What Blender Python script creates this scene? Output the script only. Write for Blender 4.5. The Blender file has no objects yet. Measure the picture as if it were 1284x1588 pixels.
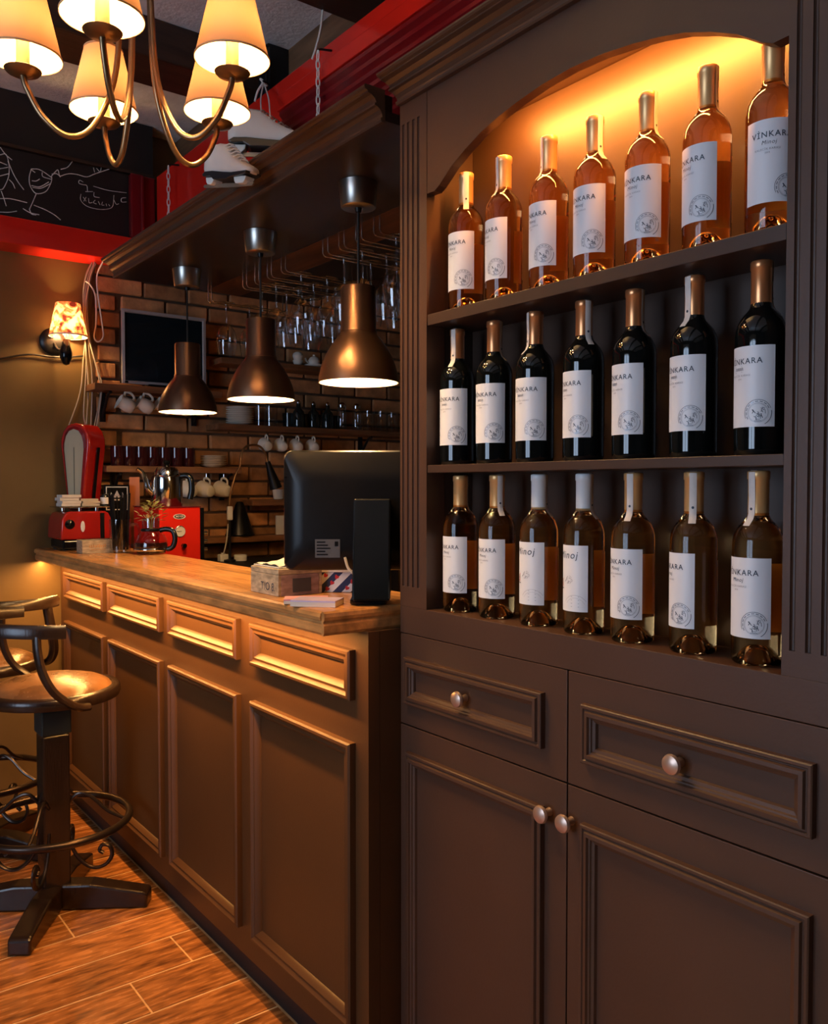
import bpy, bmesh, math, random
from mathutils import Vector, Matrix
random.seed(7)
PI = math.pi
scene = bpy.context.scene
C = scene.collection

# ------------------------------------------------------------------ camera, world, light, exposure
F, CX, CY, HOR = 1335.0, 642.0, 794.0, 755.0
PITCH = math.atan((CY-HOR)/F); YAW = math.atan(1020/math.hypot(F, CY-HOR)); EYE = 1.376
FW = Vector((math.sin(YAW)*math.cos(PITCH), math.cos(YAW)*math.cos(PITCH), -math.sin(PITCH)))
RT = Vector((math.cos(YAW), -math.sin(YAW), 0)); UP = RT.cross(FW)
EYEP = Vector((0, 0, EYE))
def ray(x, y): return FW+RT*((x-CX)/F)-UP*((y-CY)/F)
def onX(x, y, X): d = ray(x, y); return EYEP+d*(X/d.x)
def onY(x, y, Y): d = ray(x, y); return EYEP+d*(Y/d.y)
def onZ(x, y, Z): d = ray(x, y); return EYEP+d*((Z-EYE)/d.z)
cd = bpy.data.cameras.new('camera'); cam = bpy.data.objects.new('camera', cd); C.objects.link(cam)
cam.location = EYEP; cam.rotation_euler = (PI/2-PITCH, 0, -YAW)
cd.sensor_fit = 'HORIZONTAL'; cd.sensor_width = 36; cd.lens = F/1284*36; cd.clip_start = .02
scene.camera = cam
vs = scene.view_settings
vs.view_transform = 'Standard'; vs.look = 'None'; vs.gamma = 1; vs.use_curve_mapping = False
vs.exposure = 0.0
try:
    scene.cycles.max_bounces = 10; scene.cycles.transmission_bounces = 8; scene.cycles.transparent_max_bounces = 20
    scene.cycles.diffuse_bounces = 4; scene.cycles.glossy_bounces = 5
    scene.cycles.caustics_reflective = False; scene.cycles.caustics_refractive = True
    scene.cycles.sample_clamp_indirect = 4
except Exception: pass
w = bpy.data.worlds.new('world'); scene.world = w; w.use_nodes = True
w.node_tree.nodes['Background'].inputs[0].default_value = (.62, .76, 1, 1)
w.node_tree.nodes['Background'].inputs[1].default_value = 3.0
def lamp(name, kind, loc, power, col, **k):
    d = bpy.data.lights.new(name, kind); d.energy = power; d.color = col
    for a, b in k.items():
        if a not in ('rot', 'parent'): setattr(d, a, b)
    o = bpy.data.objects.new(name, d); C.objects.link(o); o.location = loc
    if 'rot' in k: o.rotation_euler = k['rot']
    if k.get('parent'): o.parent = k['parent']
    return o
WARM = (1, .58, .22)
# daylight falling in through the two casements of the street window in the left wall
lamp('daylight', 'AREA', (-2.72, 1.1, 1.65), 58, (.60, .78, 1), shape='RECTANGLE', size=1.9, size_y=1.55, rot=(0, -PI/2, 0))

# ------------------------------------------------------------------ materials
def new_mat(name):
    m = bpy.data.materials.new(name); m.use_nodes = True
    return m, m.node_tree, m.node_tree.nodes['Principled BSDF']
def mat(name, col, rough=.5, metal=0, var=0, scale=8, stretch=(1, 1, 1), bump=0, bscale=80, coat=0, trans=0, ior=1.5, emit=None, estr=0, rvar=0, rand=0, col2=None, spec=.5):
    m, t, p = new_mat(name); L = t.links
    p.inputs['Base Color'].default_value = (*col, 1); p.inputs['Roughness'].default_value = rough
    p.inputs['Metallic'].default_value = metal; p.inputs['IOR'].default_value = ior
    p.inputs['Coat Weight'].default_value = coat; p.inputs['Coat Roughness'].default_value = .08
    p.inputs['Transmission Weight'].default_value = trans; p.inputs['Specular IOR Level'].default_value = spec
    if emit:
        p.inputs['Emission Color'].default_value = (*emit, 1); p.inputs['Emission Strength'].default_value = estr
    if var or bump or rvar or rand:
        tc = t.nodes.new('ShaderNodeTexCoord'); mp = t.nodes.new('ShaderNodeMapping')
        mp.inputs['Scale'].default_value = stretch; L.new(tc.outputs['Object'], mp.inputs['Vector'])
        oi = t.nodes.new('ShaderNodeObjectInfo'); ad = t.nodes.new('ShaderNodeVectorMath'); ad.operation = 'ADD'
        sc = t.nodes.new('ShaderNodeVectorMath'); sc.operation = 'SCALE'; sc.inputs['Scale'].default_value = 37
        cb = t.nodes.new('ShaderNodeCombineXYZ')
        for k in range(3): L.new(oi.outputs['Random'], cb.inputs[k])
        L.new(cb.outputs[0], sc.inputs[0]); L.new(mp.outputs[0], ad.inputs[0]); L.new(sc.outputs[0], ad.inputs[1])
        n = t.nodes.new('ShaderNodeTexNoise'); n.inputs['Scale'].default_value = scale; n.inputs['Detail'].default_value = 6
        L.new(ad.outputs[0], n.inputs['Vector'])
        if var or rand:
            c2 = col2 if col2 else tuple(max(0, c*(1-var)) for c in col)
            c1 = tuple(min(1, c*(1+var)) for c in col)
            rp = t.nodes.new('ShaderNodeValToRGB'); rp.color_ramp.elements[0].position = .3; rp.color_ramp.elements[1].position = .7
            rp.color_ramp.elements[0].color = (*c2, 1); rp.color_ramp.elements[1].color = (*c1, 1)
            L.new(n.outputs['Fac'], rp.inputs[0]); out = rp.outputs[0]
            if rand:
                hs = t.nodes.new('ShaderNodeHueSaturation'); mr = t.nodes.new('ShaderNodeMapRange')
                mr.inputs['To Min'].default_value = 1-rand; mr.inputs['To Max'].default_value = 1+rand
                L.new(oi.outputs['Random'], mr.inputs['Value']); L.new(mr.outputs[0], hs.inputs['Value']); L.new(out, hs.inputs['Color']); out = hs.outputs[0]
            L.new(out, p.inputs['Base Color'])
        if rvar:
            mr = t.nodes.new('ShaderNodeMapRange'); mr.inputs['To Min'].default_value = max(.02, rough-rvar); mr.inputs['To Max'].default_value = rough+rvar
            L.new(n.outputs['Fac'], mr.inputs['Value']); L.new(mr.outputs[0], p.inputs['Roughness'])
        if bump:
            n2 = t.nodes.new('ShaderNodeTexNoise'); n2.inputs['Scale'].default_value = bscale; n2.inputs['Detail'].default_value = 4
            L.new(mp.outputs[0], n2.inputs['Vector'])
            b = t.nodes.new('ShaderNodeBump'); b.inputs['Strength'].default_value = bump; b.inputs['Distance'].default_value = .004
            L.new(n2.outputs['Fac'], b.inputs['Height']); L.new(b.outputs[0], p.inputs['Normal'])
    return m
def translucent(name, col, back, mix=.55, pattern=None):
    m = bpy.data.materials.new(name); m.use_nodes = True; t = m.node_tree; L = t.links
    t.nodes.remove(t.nodes['Principled BSDF']); out = t.nodes['Material Output']
    d = t.nodes.new('ShaderNodeBsdfDiffuse'); d.inputs[0].default_value = (*col, 1)
    tr = t.nodes.new('ShaderNodeBsdfTranslucent'); tr.inputs[0].default_value = (*back, 1)
    mx = t.nodes.new('ShaderNodeMixShader'); mx.inputs[0].default_value = mix
    L.new(d.outputs[0], mx.inputs[1]); L.new(tr.outputs[0], mx.inputs[2]); L.new(mx.outputs[0], out.inputs[0])
    if pattern:
        tc = t.nodes.new('ShaderNodeTexCoord'); v = t.nodes.new('ShaderNodeTexNoise'); v.inputs['Scale'].default_value = 22; v.inputs['Detail'].default_value = 2; v.inputs['Distortion'].default_value = 1.2
        L.new(tc.outputs['Object'], v.inputs['Vector']); r = t.nodes.new('ShaderNodeValToRGB'); r.color_ramp.interpolation = 'EASE'
        for k, (ps, c) in enumerate(pattern):
            e = r.color_ramp.elements[k] if k < 2 else r.color_ramp.elements.new(ps)
            e.position = ps; e.color = (*c, 1)
        L.new(v.outputs['Fac'], r.inputs[0]); L.new(r.outputs[0], d.inputs[0]); L.new(r.outputs[0], tr.inputs[0])
    return m
def thin_glass(name, col=(1, 1, 1), ior=1.45, boost=1.0):
    m = bpy.data.materials.new(name); m.use_nodes = True; t = m.node_tree; L = t.links
    t.nodes.remove(t.nodes['Principled BSDF']); out = t.nodes['Material Output']
    tr = t.nodes.new('ShaderNodeBsdfTransparent'); tr.inputs[0].default_value = (*col, 1)
    g = t.nodes.new('ShaderNodeBsdfGlossy'); g.inputs['Roughness'].default_value = .02
    fr = t.nodes.new('ShaderNodeLayerWeight'); fr.inputs[0].default_value = .5
    pw = t.nodes.new('ShaderNodeMath'); pw.operation = 'POWER'; pw.inputs[1].default_value = 3.0; L.new(fr.outputs['Facing'], pw.inputs[0])
    mu = t.nodes.new('ShaderNodeMath'); mu.operation = 'MULTIPLY_ADD'; mu.inputs[1].default_value = .38*boost; mu.inputs[2].default_value = .055*boost; mu.use_clamp = True
    L.new(pw.outputs[0], mu.inputs[0])
    mx = t.nodes.new('ShaderNodeMixShader'); L.new(mu.outputs[0], mx.inputs[0]); L.new(tr.outputs[0], mx.inputs[1]); L.new(g.outputs[0], mx.inputs[2]); L.new(mx.outputs[0], out.inputs[0])
    return m
def stripes(name, c1, c2, freq, axis=(0, 1, 1), rough=.5):
    m, t, p = new_mat(name); L = t.links; p.inputs['Roughness'].default_value = rough
    tc = t.nodes.new('ShaderNodeTexCoord'); dt = t.nodes.new('ShaderNodeVectorMath'); dt.operation = 'DOT_PRODUCT'; dt.inputs[1].default_value = axis
    L.new(tc.outputs['Object'], dt.inputs[0]); mu = t.nodes.new('ShaderNodeMath'); mu.operation = 'MULTIPLY'; mu.inputs[1].default_value = freq
    L.new(dt.outputs['Value'], mu.inputs[0]); fr = t.nodes.new('ShaderNodeMath'); fr.operation = 'FRACT'; L.new(mu.outputs[0], fr.inputs[0])
    gt = t.nodes.new('ShaderNodeMath'); gt.operation = 'GREATER_THAN'; gt.inputs[1].default_value = .5; L.new(fr.outputs[0], gt.inputs[0])
    mx = t.nodes.new('ShaderNodeMixRGB'); mx.inputs[1].default_value = (*c1, 1); mx.inputs[2].default_value = (*c2, 1); L.new(gt.outputs[0], mx.inputs[0]); L.new(mx.outputs[0], p.inputs['Base Color'])
    return m

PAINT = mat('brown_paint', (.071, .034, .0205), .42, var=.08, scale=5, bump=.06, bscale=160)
PAINT_SHADED = mat('brown_paint_shaded', (.052, .027, .017), .40, var=.08, scale=5)  # same cabinet paint, colour darkened to carry the shade between the shelves
BARPAINT = mat('bar_paint', (.082, .034, .0100), .45, var=.1, scale=4, bump=.06, bscale=160)
WOODTOP = mat('varnished_worktop', (.68, .32, .105), .22, var=.2, scale=9, stretch=(9, .8, 9), rvar=.06, rand=.28, bump=.05, bscale=60)
WOODEDGE = mat('worktop_edge_wood', (.52, .25, .08), .3, var=.4, scale=5, stretch=(8, 2.2, 8), bump=.08, bscale=60)
CORN = mat('cornice_wood', (.075, .042, .027), .33, var=.18, scale=6, stretch=(8, .7, 8))
CANOPY = mat('canopy_board', (.03, .018, .014), .28, var=.15, scale=6)
PLANKWOOD = mat('brown_plank', (.13, .055, .025), .45, var=.35, scale=6, stretch=(6, .7, 6), bump=.1)
DARKWOOD = mat('dark_beam_wood', (.038, .02, .012), .5, var=.4, scale=6, stretch=(.7, 6, 6), bump=.2, bscale=30)
OLDWOOD = mat('old_wood_fascia', (.17, .085, .04), .6, var=.4, scale=5, stretch=(6, .7, 6), bump=.15)
SHELFWOOD = mat('shelf_wood', (.20, .085, .035), .45, var=.4, scale=8, stretch=(.8, 6, 6), bump=.1)
RED = mat('red_gloss_paint', (.72, .022, .012), .13, var=.06, scale=4, bump=.03, bscale=40)
DKRED = mat('dark_red_gloss', (.17, .008, .012), .2, var=.1, scale=4)
BLACKBOARD = mat('blackboard', (.012, .012, .013), .5, var=.2, scale=5)
BLACKWALL = mat('black_paint', (.012, .010, .010), .6)
CHALK = mat('chalk', (.75, .75, .72), .9, var=.25, scale=60)
STUCCO = mat('grey_stucco', (.86, .87, .87), .9, var=.1, scale=12, bump=.9, bscale=60)
OLIVE = mat('dark_olive_wall', (.145, .087, .026), .55, var=.18, scale=2.5, bump=.15, bscale=40)
MORTAR = mat('mortar', (.10, .055, .03), .9, var=.25, scale=20, bump=.5, bscale=70)
BRICK = mat('brick', (.48, .22, .085), .75, var=.35, scale=14, bump=.5, bscale=60, rand=.4)
FLOORM = mat('wood_look_floor_tile', (.40, .155, .042), .26, var=.3, scale=11, stretch=(1.0, 5.5, 5.5), col2=(.12, .042, .012), rvar=.08, bump=.12, bscale=20, rand=.18)
GROUT = mat('pale_grout', (.62, .38, .18), .8, var=.2, scale=20)
WHITEWALL = mat('brown_plaster', (.06, .042, .03), .8, var=.06, scale=4)
BRONZE = mat('bronze_lampshade', (.20, .105, .06), .32, metal=.85, var=.12, scale=6, rvar=.05)
STEELCUP = mat('brushed_nickel', (.42, .39, .35), .3, metal=1, var=.08, scale=20, stretch=(1, 1, .05))
CHROME = mat('chrome', (.85, .85, .88), .22, metal=1)
BRASS = mat('aged_brass_arm', (.30, .185, .095), .32, metal=.9, var=.15, scale=20)
BLACKMETAL = mat('black_iron', (.015, .015, .017), .35, metal=.4)
BLACKGLOSS = mat('black_gloss_plastic', (.004, .005, .006), .14, spec=.32)
BLACKMATT = mat('black_plastic', (.005, .005, .006), .36, var=.1, scale=40, spec=.22)
KNOB = mat('satin_copper_knob', (.62, .44, .35), .38, metal=.8)
ENAMEL = mat('white_enamel', (.85, .82, .76), .35)
CERAMIC = mat('white_ceramic', (.78, .72, .62), .22, var=.05, scale=8)
PLATE = mat('beige_plate', (.62, .5, .36), .3)
PAPER = mat('paper', (.72, .68, .6), .7, var=.06, scale=20)
SHADE = translucent('peach_lampshade_fabric', (.80, .52, .32), (.036, .0185, .0095), .5)
FLORAL = translucent('floral_lampshade', (.8, .5, .3), (.8, .4, .2), .22, [(.36, (.10, .02, .02)), (.42, (.75, .16, .07)), (.50, (.85, .30, .14)), (.56, (.95, .80, .45)), (.64, (.95, .85, .55))])
BULB = mat('lit_bulb', (1, .8, .5), .5, emit=(1, .72, .36), estr=22)
BULB_D = mat('lit_pendant_bulb', (1, .85, .6), .5, emit=(1, .76, .42), estr=16)
LED = mat('lit_led_strip', (1, .8, .5), .5, emit=(1, .6, .22), estr=14)
LEDC = mat('lit_counter_led', (1, .8, .5), .5, emit=(1, .5, .16), estr=3)
SLEEVE = mat('peach_candle_sleeve', (.75, .42, .2), .5)
ROSE = mat('rose_wine_glass', (.97, .53, .19), .02, trans=1, ior=1.38)
DARKGLASS = mat('dark_wine_bottle_glass', (.004, .005, .005), .03, spec=.6)
COPPERFOIL = mat('copper_foil', (.72, .30, .12), .3, metal=.75)
GOLDFOIL = mat('gold_foil', (.80, .46, .18), .36, metal=.45)
WHITEFOIL = mat('white_foil', (.72, .76, .78), .35)
LABEL = mat('wine_label_paper', (.80, .81, .84), .42, spec=.5)
BACKLABEL = mat('back_label_paper', (.75, .6, .42), .6)
INK = mat('dark_blue_ink', (.04, .055, .08), .5)
INKGREY = mat('grey_silver_ink', (.30, .32, .36), .35, metal=.3)
INKPINK = mat('pink_ink', (.65, .28, .25), .6)
STRIPM = mat('excise_strip_paper', (.74, .66, .60), .6, var=.06, scale=60)
LEATHER = mat('worn_brown_leather', (.16, .075, .03), .28, var=.6, scale=9, bump=.2, bscale=90, rvar=.1)
STOOLWOOD = mat('dark_stained_wood', (.017, .009, .006), .25, var=.35, scale=7, stretch=(5, 5, .8), bump=.12, bscale=40)
STOOLIRON = mat('dark_bronze_iron', (.05, .035, .028), .28, metal=.8, var=.2, scale=20)
GREENIRON = mat('dark_teal_iron', (.015, .028, .03), .45, metal=.2)
SCALERED = mat('scale_red_enamel', (.42, .014, .010), .18, var=.1, scale=5, coat=.4)
SCALEFACE = mat('cream_scale_dial', (.48, .46, .33), .4)
STEEL = mat('polished_steel', (.6, .6, .6), .12, metal=1)
THIN = thin_glass('clear_thin_glass', (.94, .95, .96), 1.45, 2.4)
THIN2 = thin_glass('jug_thin_glass', (.9, .92, .92), 1.45, 1.4)
REDTUMB = mat('dark_red_tumbler_glass', (.035, .006, .008), .04, spec=.7)
COFFEE = mat('black_coffee', (.03, .008, .006), .08)
LEAF = mat('pale_green_leaf', (.42, .45, .16), .6, var=.3, scale=40)
FLOWER = mat('cream_flower', (.62, .5, .22), .6)
CRATE = mat('worn_crate_wood', (.45, .34, .21), .7, var=.35, scale=14, stretch=(3, 3, 9))
CRATE2 = mat('purple_tinted_crate_wood', (.33, .22, .20), .7, var=.3, scale=14, stretch=(3, 3, 9))
FRIS = stripes('blue_white_diagonal_print', (.78, .78, .8), (.015, .03, .10), 22, (1, 0, -1))
HEART = mat('red_print', (.5, .02, .03), .5)
PINKCARD = mat('pink_card', (.70, .30, .36), .5, var=.15, scale=20)
BLUECARD = mat('lilac_card', (.55, .48, .72), .5, var=.15, scale=20)
SCREEN = mat('dark_screen', (.006, .012, .017), .12)
SILVER = mat('silver_plastic', (.45, .46, .48), .35, metal=.3)
WHITECABLE = mat('white_cable', (.75, .70, .62), .5)
GREYCABLE = mat('beige_cable', (.42, .34, .25), .5)
BLACKCABLE = mat('black_cable', (.015, .012, .01), .5)
ORANGE = mat('orange_card', (.75, .22, .06), .5)
SKATE = mat('white_skate_leather', (.78, .68, .6), .4, var=.06, scale=10)
SOLE = mat('black_skate_sole', (.012, .012, .016), .35)
BLADE = mat('skate_blade_steel', (.42, .36, .28), .4, metal=.8)
GREYPAPER = mat('grey_sticker', (.075, .08, .09), .5)
GAUGE = mat('white_gauge', (.72, .68, .58), .4)
WINDOWFRAME = mat('white_window_paint', (.6, .6, .58), .5)
PANE = thin_glass('window_pane', (.97, .98, 1), 1.45)

# ------------------------------------------------------------------ mesh builder
class MB:
    def __init__(s): s.v = []; s.f = []
    def add(s, vs, fs):
        n = len(s.v); s.v += [tuple(p) for p in vs]; s.f += [tuple(i+n for i in f) for f in fs]; return s
    def box(s, x0, x1, y0, y1, z0, z1):
        v = [(x0, y0, z0), (x1, y0, z0), (x1, y1, z0), (x0, y1, z0), (x0, y0, z1), (x1, y0, z1), (x1, y1, z1), (x0, y1, z1)]
        return s.add(v, [(3, 2, 1, 0), (4, 5, 6, 7), (0, 1, 5, 4), (1, 2, 6, 5), (2, 3, 7, 6), (3, 0, 4, 7)])
    def lathe(s, prof, o=(0, 0, 0), seg=32, a0=0, a1=2*PI, closed=False):
        full = abs(a1-a0-2*PI) < 1e-6; n = seg if full else seg+1; vs = []; idx = []
        for r, z in prof:
            if r < 1e-6: idx.append([len(vs)]*n); vs.append((o[0], o[1], o[2]+z))
            else:
                row = []
                for k in range(n):
                    a = a0+(a1-a0)*k/seg; row.append(len(vs)); vs.append((o[0]+r*math.cos(a), o[1]+r*math.sin(a), o[2]+z))
                idx.append(row)
        fs = []; m = len(prof)
        for i in range(m if closed else m-1):
            A = idx[i]; B = idx[(i+1) % m]
            for k in range(seg):
                k2 = (k+1) % n; q = [A[k], A[k2], B[k2], B[k]]; u = []
                for t in q:
                    if t not in u: u.append(t)
                if len(u) > 2: fs.append(tuple(u))
        return s.add(vs, fs)
    def tube(s, pts, r, seg=8, closed=False, cap=True, flat=1.0):
        P = [Vector(p) for p in pts]; n = len(P); vs = []; fs = []
        R = r if isinstance(r, (list, tuple)) else [r]*n
        prev = None
        for i in range(n):
            t = (P[(i+1) % n]-P[i-1]) if closed else (P[min(i+1, n-1)]-P[max(i-1, 0)])
            t = t.normalized() if t.length > 1e-9 else Vector((0, 0, 1))
            if prev is None:
                a = Vector((0, 0, 1)) if abs(t.z) < .9 else Vector((1, 0, 0)); u = t.cross(a).normalized()
            else:
                u = prev-t*prev.dot(t); u = u.normalized() if u.length > 1e-6 else t.orthogonal().normalized()
            prev = u; w_ = t.cross(u)
            for k in range(seg):
                a = 2*PI*k/seg; vs.append(P[i]+(u*math.cos(a)+w_*(math.sin(a)*flat))*R[i])
        for i in range(n if closed else n-1):
            for k in range(seg):
                j = (i+1) % n; fs.append((i*seg+k, i*seg+(k+1) % seg, j*seg+(k+1) % seg, j*seg+k))
        if cap and not closed: fs += [tuple(range(seg))[::-1], tuple((n-1)*seg+k for k in range(seg))]
        return s.add(vs, fs)
    def cyl(s, p0, p1, r, seg=16): return s.tube([p0, p1], r, seg)
    def prism(s, poly, fn, a, b):       # poly 2d, fn(u, v, w) -> xyz, extruded w from a to b
        n = len(poly); vs = [fn(u, v, a) for u, v in poly]+[fn(u, v, b) for u, v in poly]
        fs = [tuple(range(n))[::-1], tuple(range(n, 2*n))]+[(k, (k+1) % n, n+(k+1) % n, n+k) for k in range(n)]
        return s.add(vs, fs)
    def sphere(s, c, r, seg=14, rings=8, sc=(1, 1, 1)):
        b = len(s.v); s.lathe([(r*math.sin(PI*k/rings) if 0 < k < rings else 0, -r*math.cos(PI*k/rings)) for k in range(rings+1)], (0, 0, 0), seg)
        s.v[b:] = [(c[0]+x*sc[0], c[1]+y*sc[1], c[2]+z*sc[2]) for x, y, z in s.v[b:]]; return s
    def frame(s, X, y0, y1, z0, z1, prof):   # moulding ring on a face X=const looking to -X; prof = (inset, out)
        vs = []; fs = []
        for i, o in prof: vs += [(X-o, y0+i, z0+i), (X-o, y1-i, z0+i), (X-o, y1-i, z1-i), (X-o, y0+i, z1-i)]
        for j in range(len(prof)-1):
            for k in range(4): fs.append((j*4+k, j*4+(k+1) % 4, j*4+4+(k+1) % 4, j*4+4+k))
        return s.add(vs, fs)
    def xf(s, M): s.v = [tuple(M @ Vector(p)) for p in s.v]; return s
    def build(s, name, m, parent=None, smooth=40, bevel=0, world=False, solid=0):
        me = bpy.data.meshes.new(name); vs_ = s.v
        if world and parent is not None:
            q = parent
            off = Vector((0, 0, 0))
            while q: off += q.location; q = q.parent
            vs_ = [(p[0]-off.x, p[1]-off.y, p[2]-off.z) for p in s.v]
        me.from_pydata(vs_, [], s.f); me.update()
        bm = bmesh.new(); bm.from_mesh(me); bmesh.ops.recalc_face_normals(bm, faces=bm.faces); bm.to_mesh(me); bm.free()
        me.materials.append(m)
        if smooth:
            me.polygons.foreach_set('use_smooth', [True]*len(me.polygons))
            try: me.set_sharp_from_angle(angle=math.radians(smooth))
            except Exception: pass
        o = bpy.data.objects.new(name, me); C.objects.link(o)
        if parent is not None: o.parent = parent
        if bevel:
            b = o.modifiers.new('bevel', 'BEVEL'); b.width = bevel; b.segments = 2; b.limit_method = 'ANGLE'; b.angle_limit = math.radians(40)
        if solid:
            b = o.modifiers.new('solid', 'SOLIDIFY'); b.thickness = solid; b.offset = 0
        return o
def base_origin(o):      # a one-mesh thing gets its origin at its base
    vs_ = [v.co for v in o.data.vertices]
    c = Vector(((min(v.x for v in vs_)+max(v.x for v in vs_))/2, (min(v.y for v in vs_)+max(v.y for v in vs_))/2, min(v.z for v in vs_)))
    o.data.transform(Matrix.Translation(-c)); o.location += c; return o
def tag(o, label, cat, group=None):
    o['label'] = label; o['category'] = cat
    if group: o['group'] = group
    return o
def thing(name, label, cat, loc=(0, 0, 0), rz=0, group=None):
    o = bpy.data.objects.new(name, None); o.empty_display_size = .05; C.objects.link(o)
    o.location = loc; o.rotation_euler = (0, 0, rz); return tag(o, label, cat, group)
def struct(o): o['kind'] = 'structure'; return o
def dup(root, loc=None, rz=None, label=None, group=None):
    r = root.copy(); C.objects.link(r)
    if loc is not None: r.location = loc
    if rz is not None: r.rotation_euler = (0, 0, rz)
    if label: r['label'] = label
    if group: r['group'] = group
    for ch in list(root.children):
        c = ch.copy(); C.objects.link(c); c.parent = r
        for g in list(ch.children):
            d = g.copy(); C.objects.link(d); d.parent = c
    return r
def bez(pts, n=8):        # Catmull-Rom through points
    P = [Vector(p) for p in pts]; out = []
    Q = [P[0]*2-P[1]]+P+[P[-1]*2-P[-2]]
    for i in range(1, len(Q)-2):
        for k in range(n):
            t = k/n; a, b, c, d = Q[i-1], Q[i], Q[i+1], Q[i+2]
            out.append(.5*((2*b)+(c-a)*t+(2*a-5*b+4*c-d)*t*t+(3*b-a-3*c+d)*t**3))
    out.append(P[-1]); return out
_txt = {}
def text_geo(body, size, shear=0.0, space=1.0, bold=0.0):
    key = (body, size, shear, space, bold)
    if key in _txt: return _txt[key]
    cu = bpy.data.curves.new('t', 'FONT'); cu.body = body; cu.size = size; cu.shear = shear; cu.space_character = space; cu.offset = bold
    cu.align_x = 'CENTER'; cu.align_y = 'CENTER'; cu.resolution_u = 3
    o = bpy.data.objects.new('t', cu); C.objects.link(o)
    dg = bpy.context.evaluated_depsgraph_get(); me = bpy.data.meshes.new_from_object(o.evaluated_get(dg))
    r = ([v.co.copy() for v in me.vertices], [tuple(p.vertices) for p in me.polygons])
    bpy.data.objects.remove(o); bpy.data.curves.remove(cu); bpy.data.meshes.remove(me)
    _txt[key] = r; return r
ORD = ['first', 'second', 'third', 'fourth', 'fifth', 'sixth', 'seventh', 'eighth']

# ------------------------------------------------------------------ the room
XC, XB, YF, ZCEIL = 1.145, 1.058, 3.95, 3.0
XL, YBK, XK = -2.6, -2.6, 3.1
floor = struct(MB().box(XL-.1, XK+.1, YBK-.1, YF+.1, -.1, -.002).build('floor', GROUT, smooth=0))
pm = {}
def plank_mesh(L):
    k = round(L, 3)
    if k not in pm:
        b = MB().box(.003, L-.003, .0042, .1678, -.002, -.0004); o = b.build('plank', FLOORM, smooth=0, bevel=0); pm[k] = o.data
        bpy.data.objects.remove(o)
    return pm[k]
ROW = .172
for r in range(-6, 11):
    y = 2.175+r*ROW
    if y+ROW > YF: continue
    x = -1.15+((r*.37) % 1)*.9 if r else -.1-.9
    if r == 0: x = .80-1.8
    while x < XB:
        x1 = min(x+.9, XB+.018)
        if x1-x > .05:
            o = bpy.data.objects.new('plank', plank_mesh(x1-x)); C.objects.link(o); o.parent = floor; o.location = (x, y, 0)
        x = x1
ceiling = struct(MB().box(XL-.1, XK+.1, YBK-.1, YF+.1, ZCEIL, ZCEIL+.1).build('ceiling', STUCCO, smooth=0))
for n, (y0, y1, zb) in enumerate([(2.95, 3.17, 2.86), (2.12, 2.36, 2.87), (.35, .55, 2.87), (-1.1, -.9, 2.87)]):
    b = struct(MB().box(XL, 1.599, y0, y1, zb, ZCEIL-.001).build('trim_%d' % (n+1), DARKWOOD, smooth=0, bevel=.006))
# far wall: plaster on the left, brick on the right
wf = struct(MB().box(XL-.1, XK+.1, YF, YF+.12, 0, ZCEIL).build('wall_far', OLIVE, smooth=0))
MB().box(1.205, XK, YF-.006, YF+.001, .9, 2.62).build('mortar', MORTAR, wf, smooth=0)
bms = []
for k in range(5):
    b = MB(); hw, hh = .101, .0325; vs_ = []
    for yy, sh in ((0, 1), (-.014-.004*random.random(), .985)):
        for sx, sz in ((-1, -1), (1, -1), (1, 1), (-1, 1)):
            vs_.append((sx*hw*sh+random.uniform(-.003, .003), yy+random.uniform(-.002, .002)*(sh < 1), sz*hh*sh+random.uniform(-.002, .002)))
    b.add(vs_, [(0, 1, 2, 3), (4, 7, 6, 5), (0, 4, 5, 1), (1, 5, 6, 2), (2, 6, 7, 3), (3, 7, 4, 0)])
    o = b.build('brick', BRICK, smooth=0, bevel=.004); bms.append(o)
row = 0; z = 1.06
while z < 2.42:
    x = 1.22+(.105 if row % 2 else 0)
    if row % 2:
        o = bpy.data.objects.new('brick', bms[row % 5].data); C.objects.link(o); o.parent = wf; o.location = (1.26, YF-.006, z); o.scale = (.42, 1, 1)
        o.modifiers.new('bevel', 'BEVEL').width = .004
    while x < XK-.2:
        o = bpy.data.objects.new('brick', random.choice(bms).data); C.objects.link(o); o.parent = wf
        o.location = (x+.1055, YF-.006, z); o.rotation_euler = (0, random.uniform(-.006, .006), 0)
        o.modifiers.new('bevel', 'BEVEL').width = .004
        x += .213
    z += .0765; row += 1
for o in bms: bpy.data.objects.remove(o)
# walls that the photograph does not show but the light needs
wl = struct(MB().box(XL-.15, XL, YBK, .1, 0, ZCEIL).box(XL-.15, XL, 2.1, YF, 0, ZCEIL).box(XL-.15, XL, .1, 2.1, 0, .82).box(XL-.15, XL, .1, 2.1, 2.48, ZCEIL).build('wall_left', WHITEWALL, smooth=0))
wb = struct(MB().box(XL-.15, XK+.1, YBK-.15, YBK, 0, ZCEIL).build('wall_back', WHITEWALL, smooth=0))
wr = struct(MB().box(1.60, 1.70, YBK, 1.54, 0, ZCEIL).build('wall_right', OLIVE, smooth=0))
wk = struct(MB().box(XK, XK+.1, 1.54, YF, 0, ZCEIL).box(1.70, XK, 1.44, 1.54, 0, ZCEIL).build('wall_bar', OLIVE, smooth=0))
win = struct(MB().box(XL-.12, XL-.04, .1, .17, .82, 2.48).box(XL-.12, XL-.04, 2.03, 2.1, .82, 2.48).box(XL-.12, XL-.04, .17, 2.03, .82, .89).box(XL-.12, XL-.04, .17, 2.03, 2.41, 2.48).box(XL-.12, XL-.04, 1.05, 1.15, .89, 2.41).build('window_1', WINDOWFRAME, smooth=0))
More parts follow.
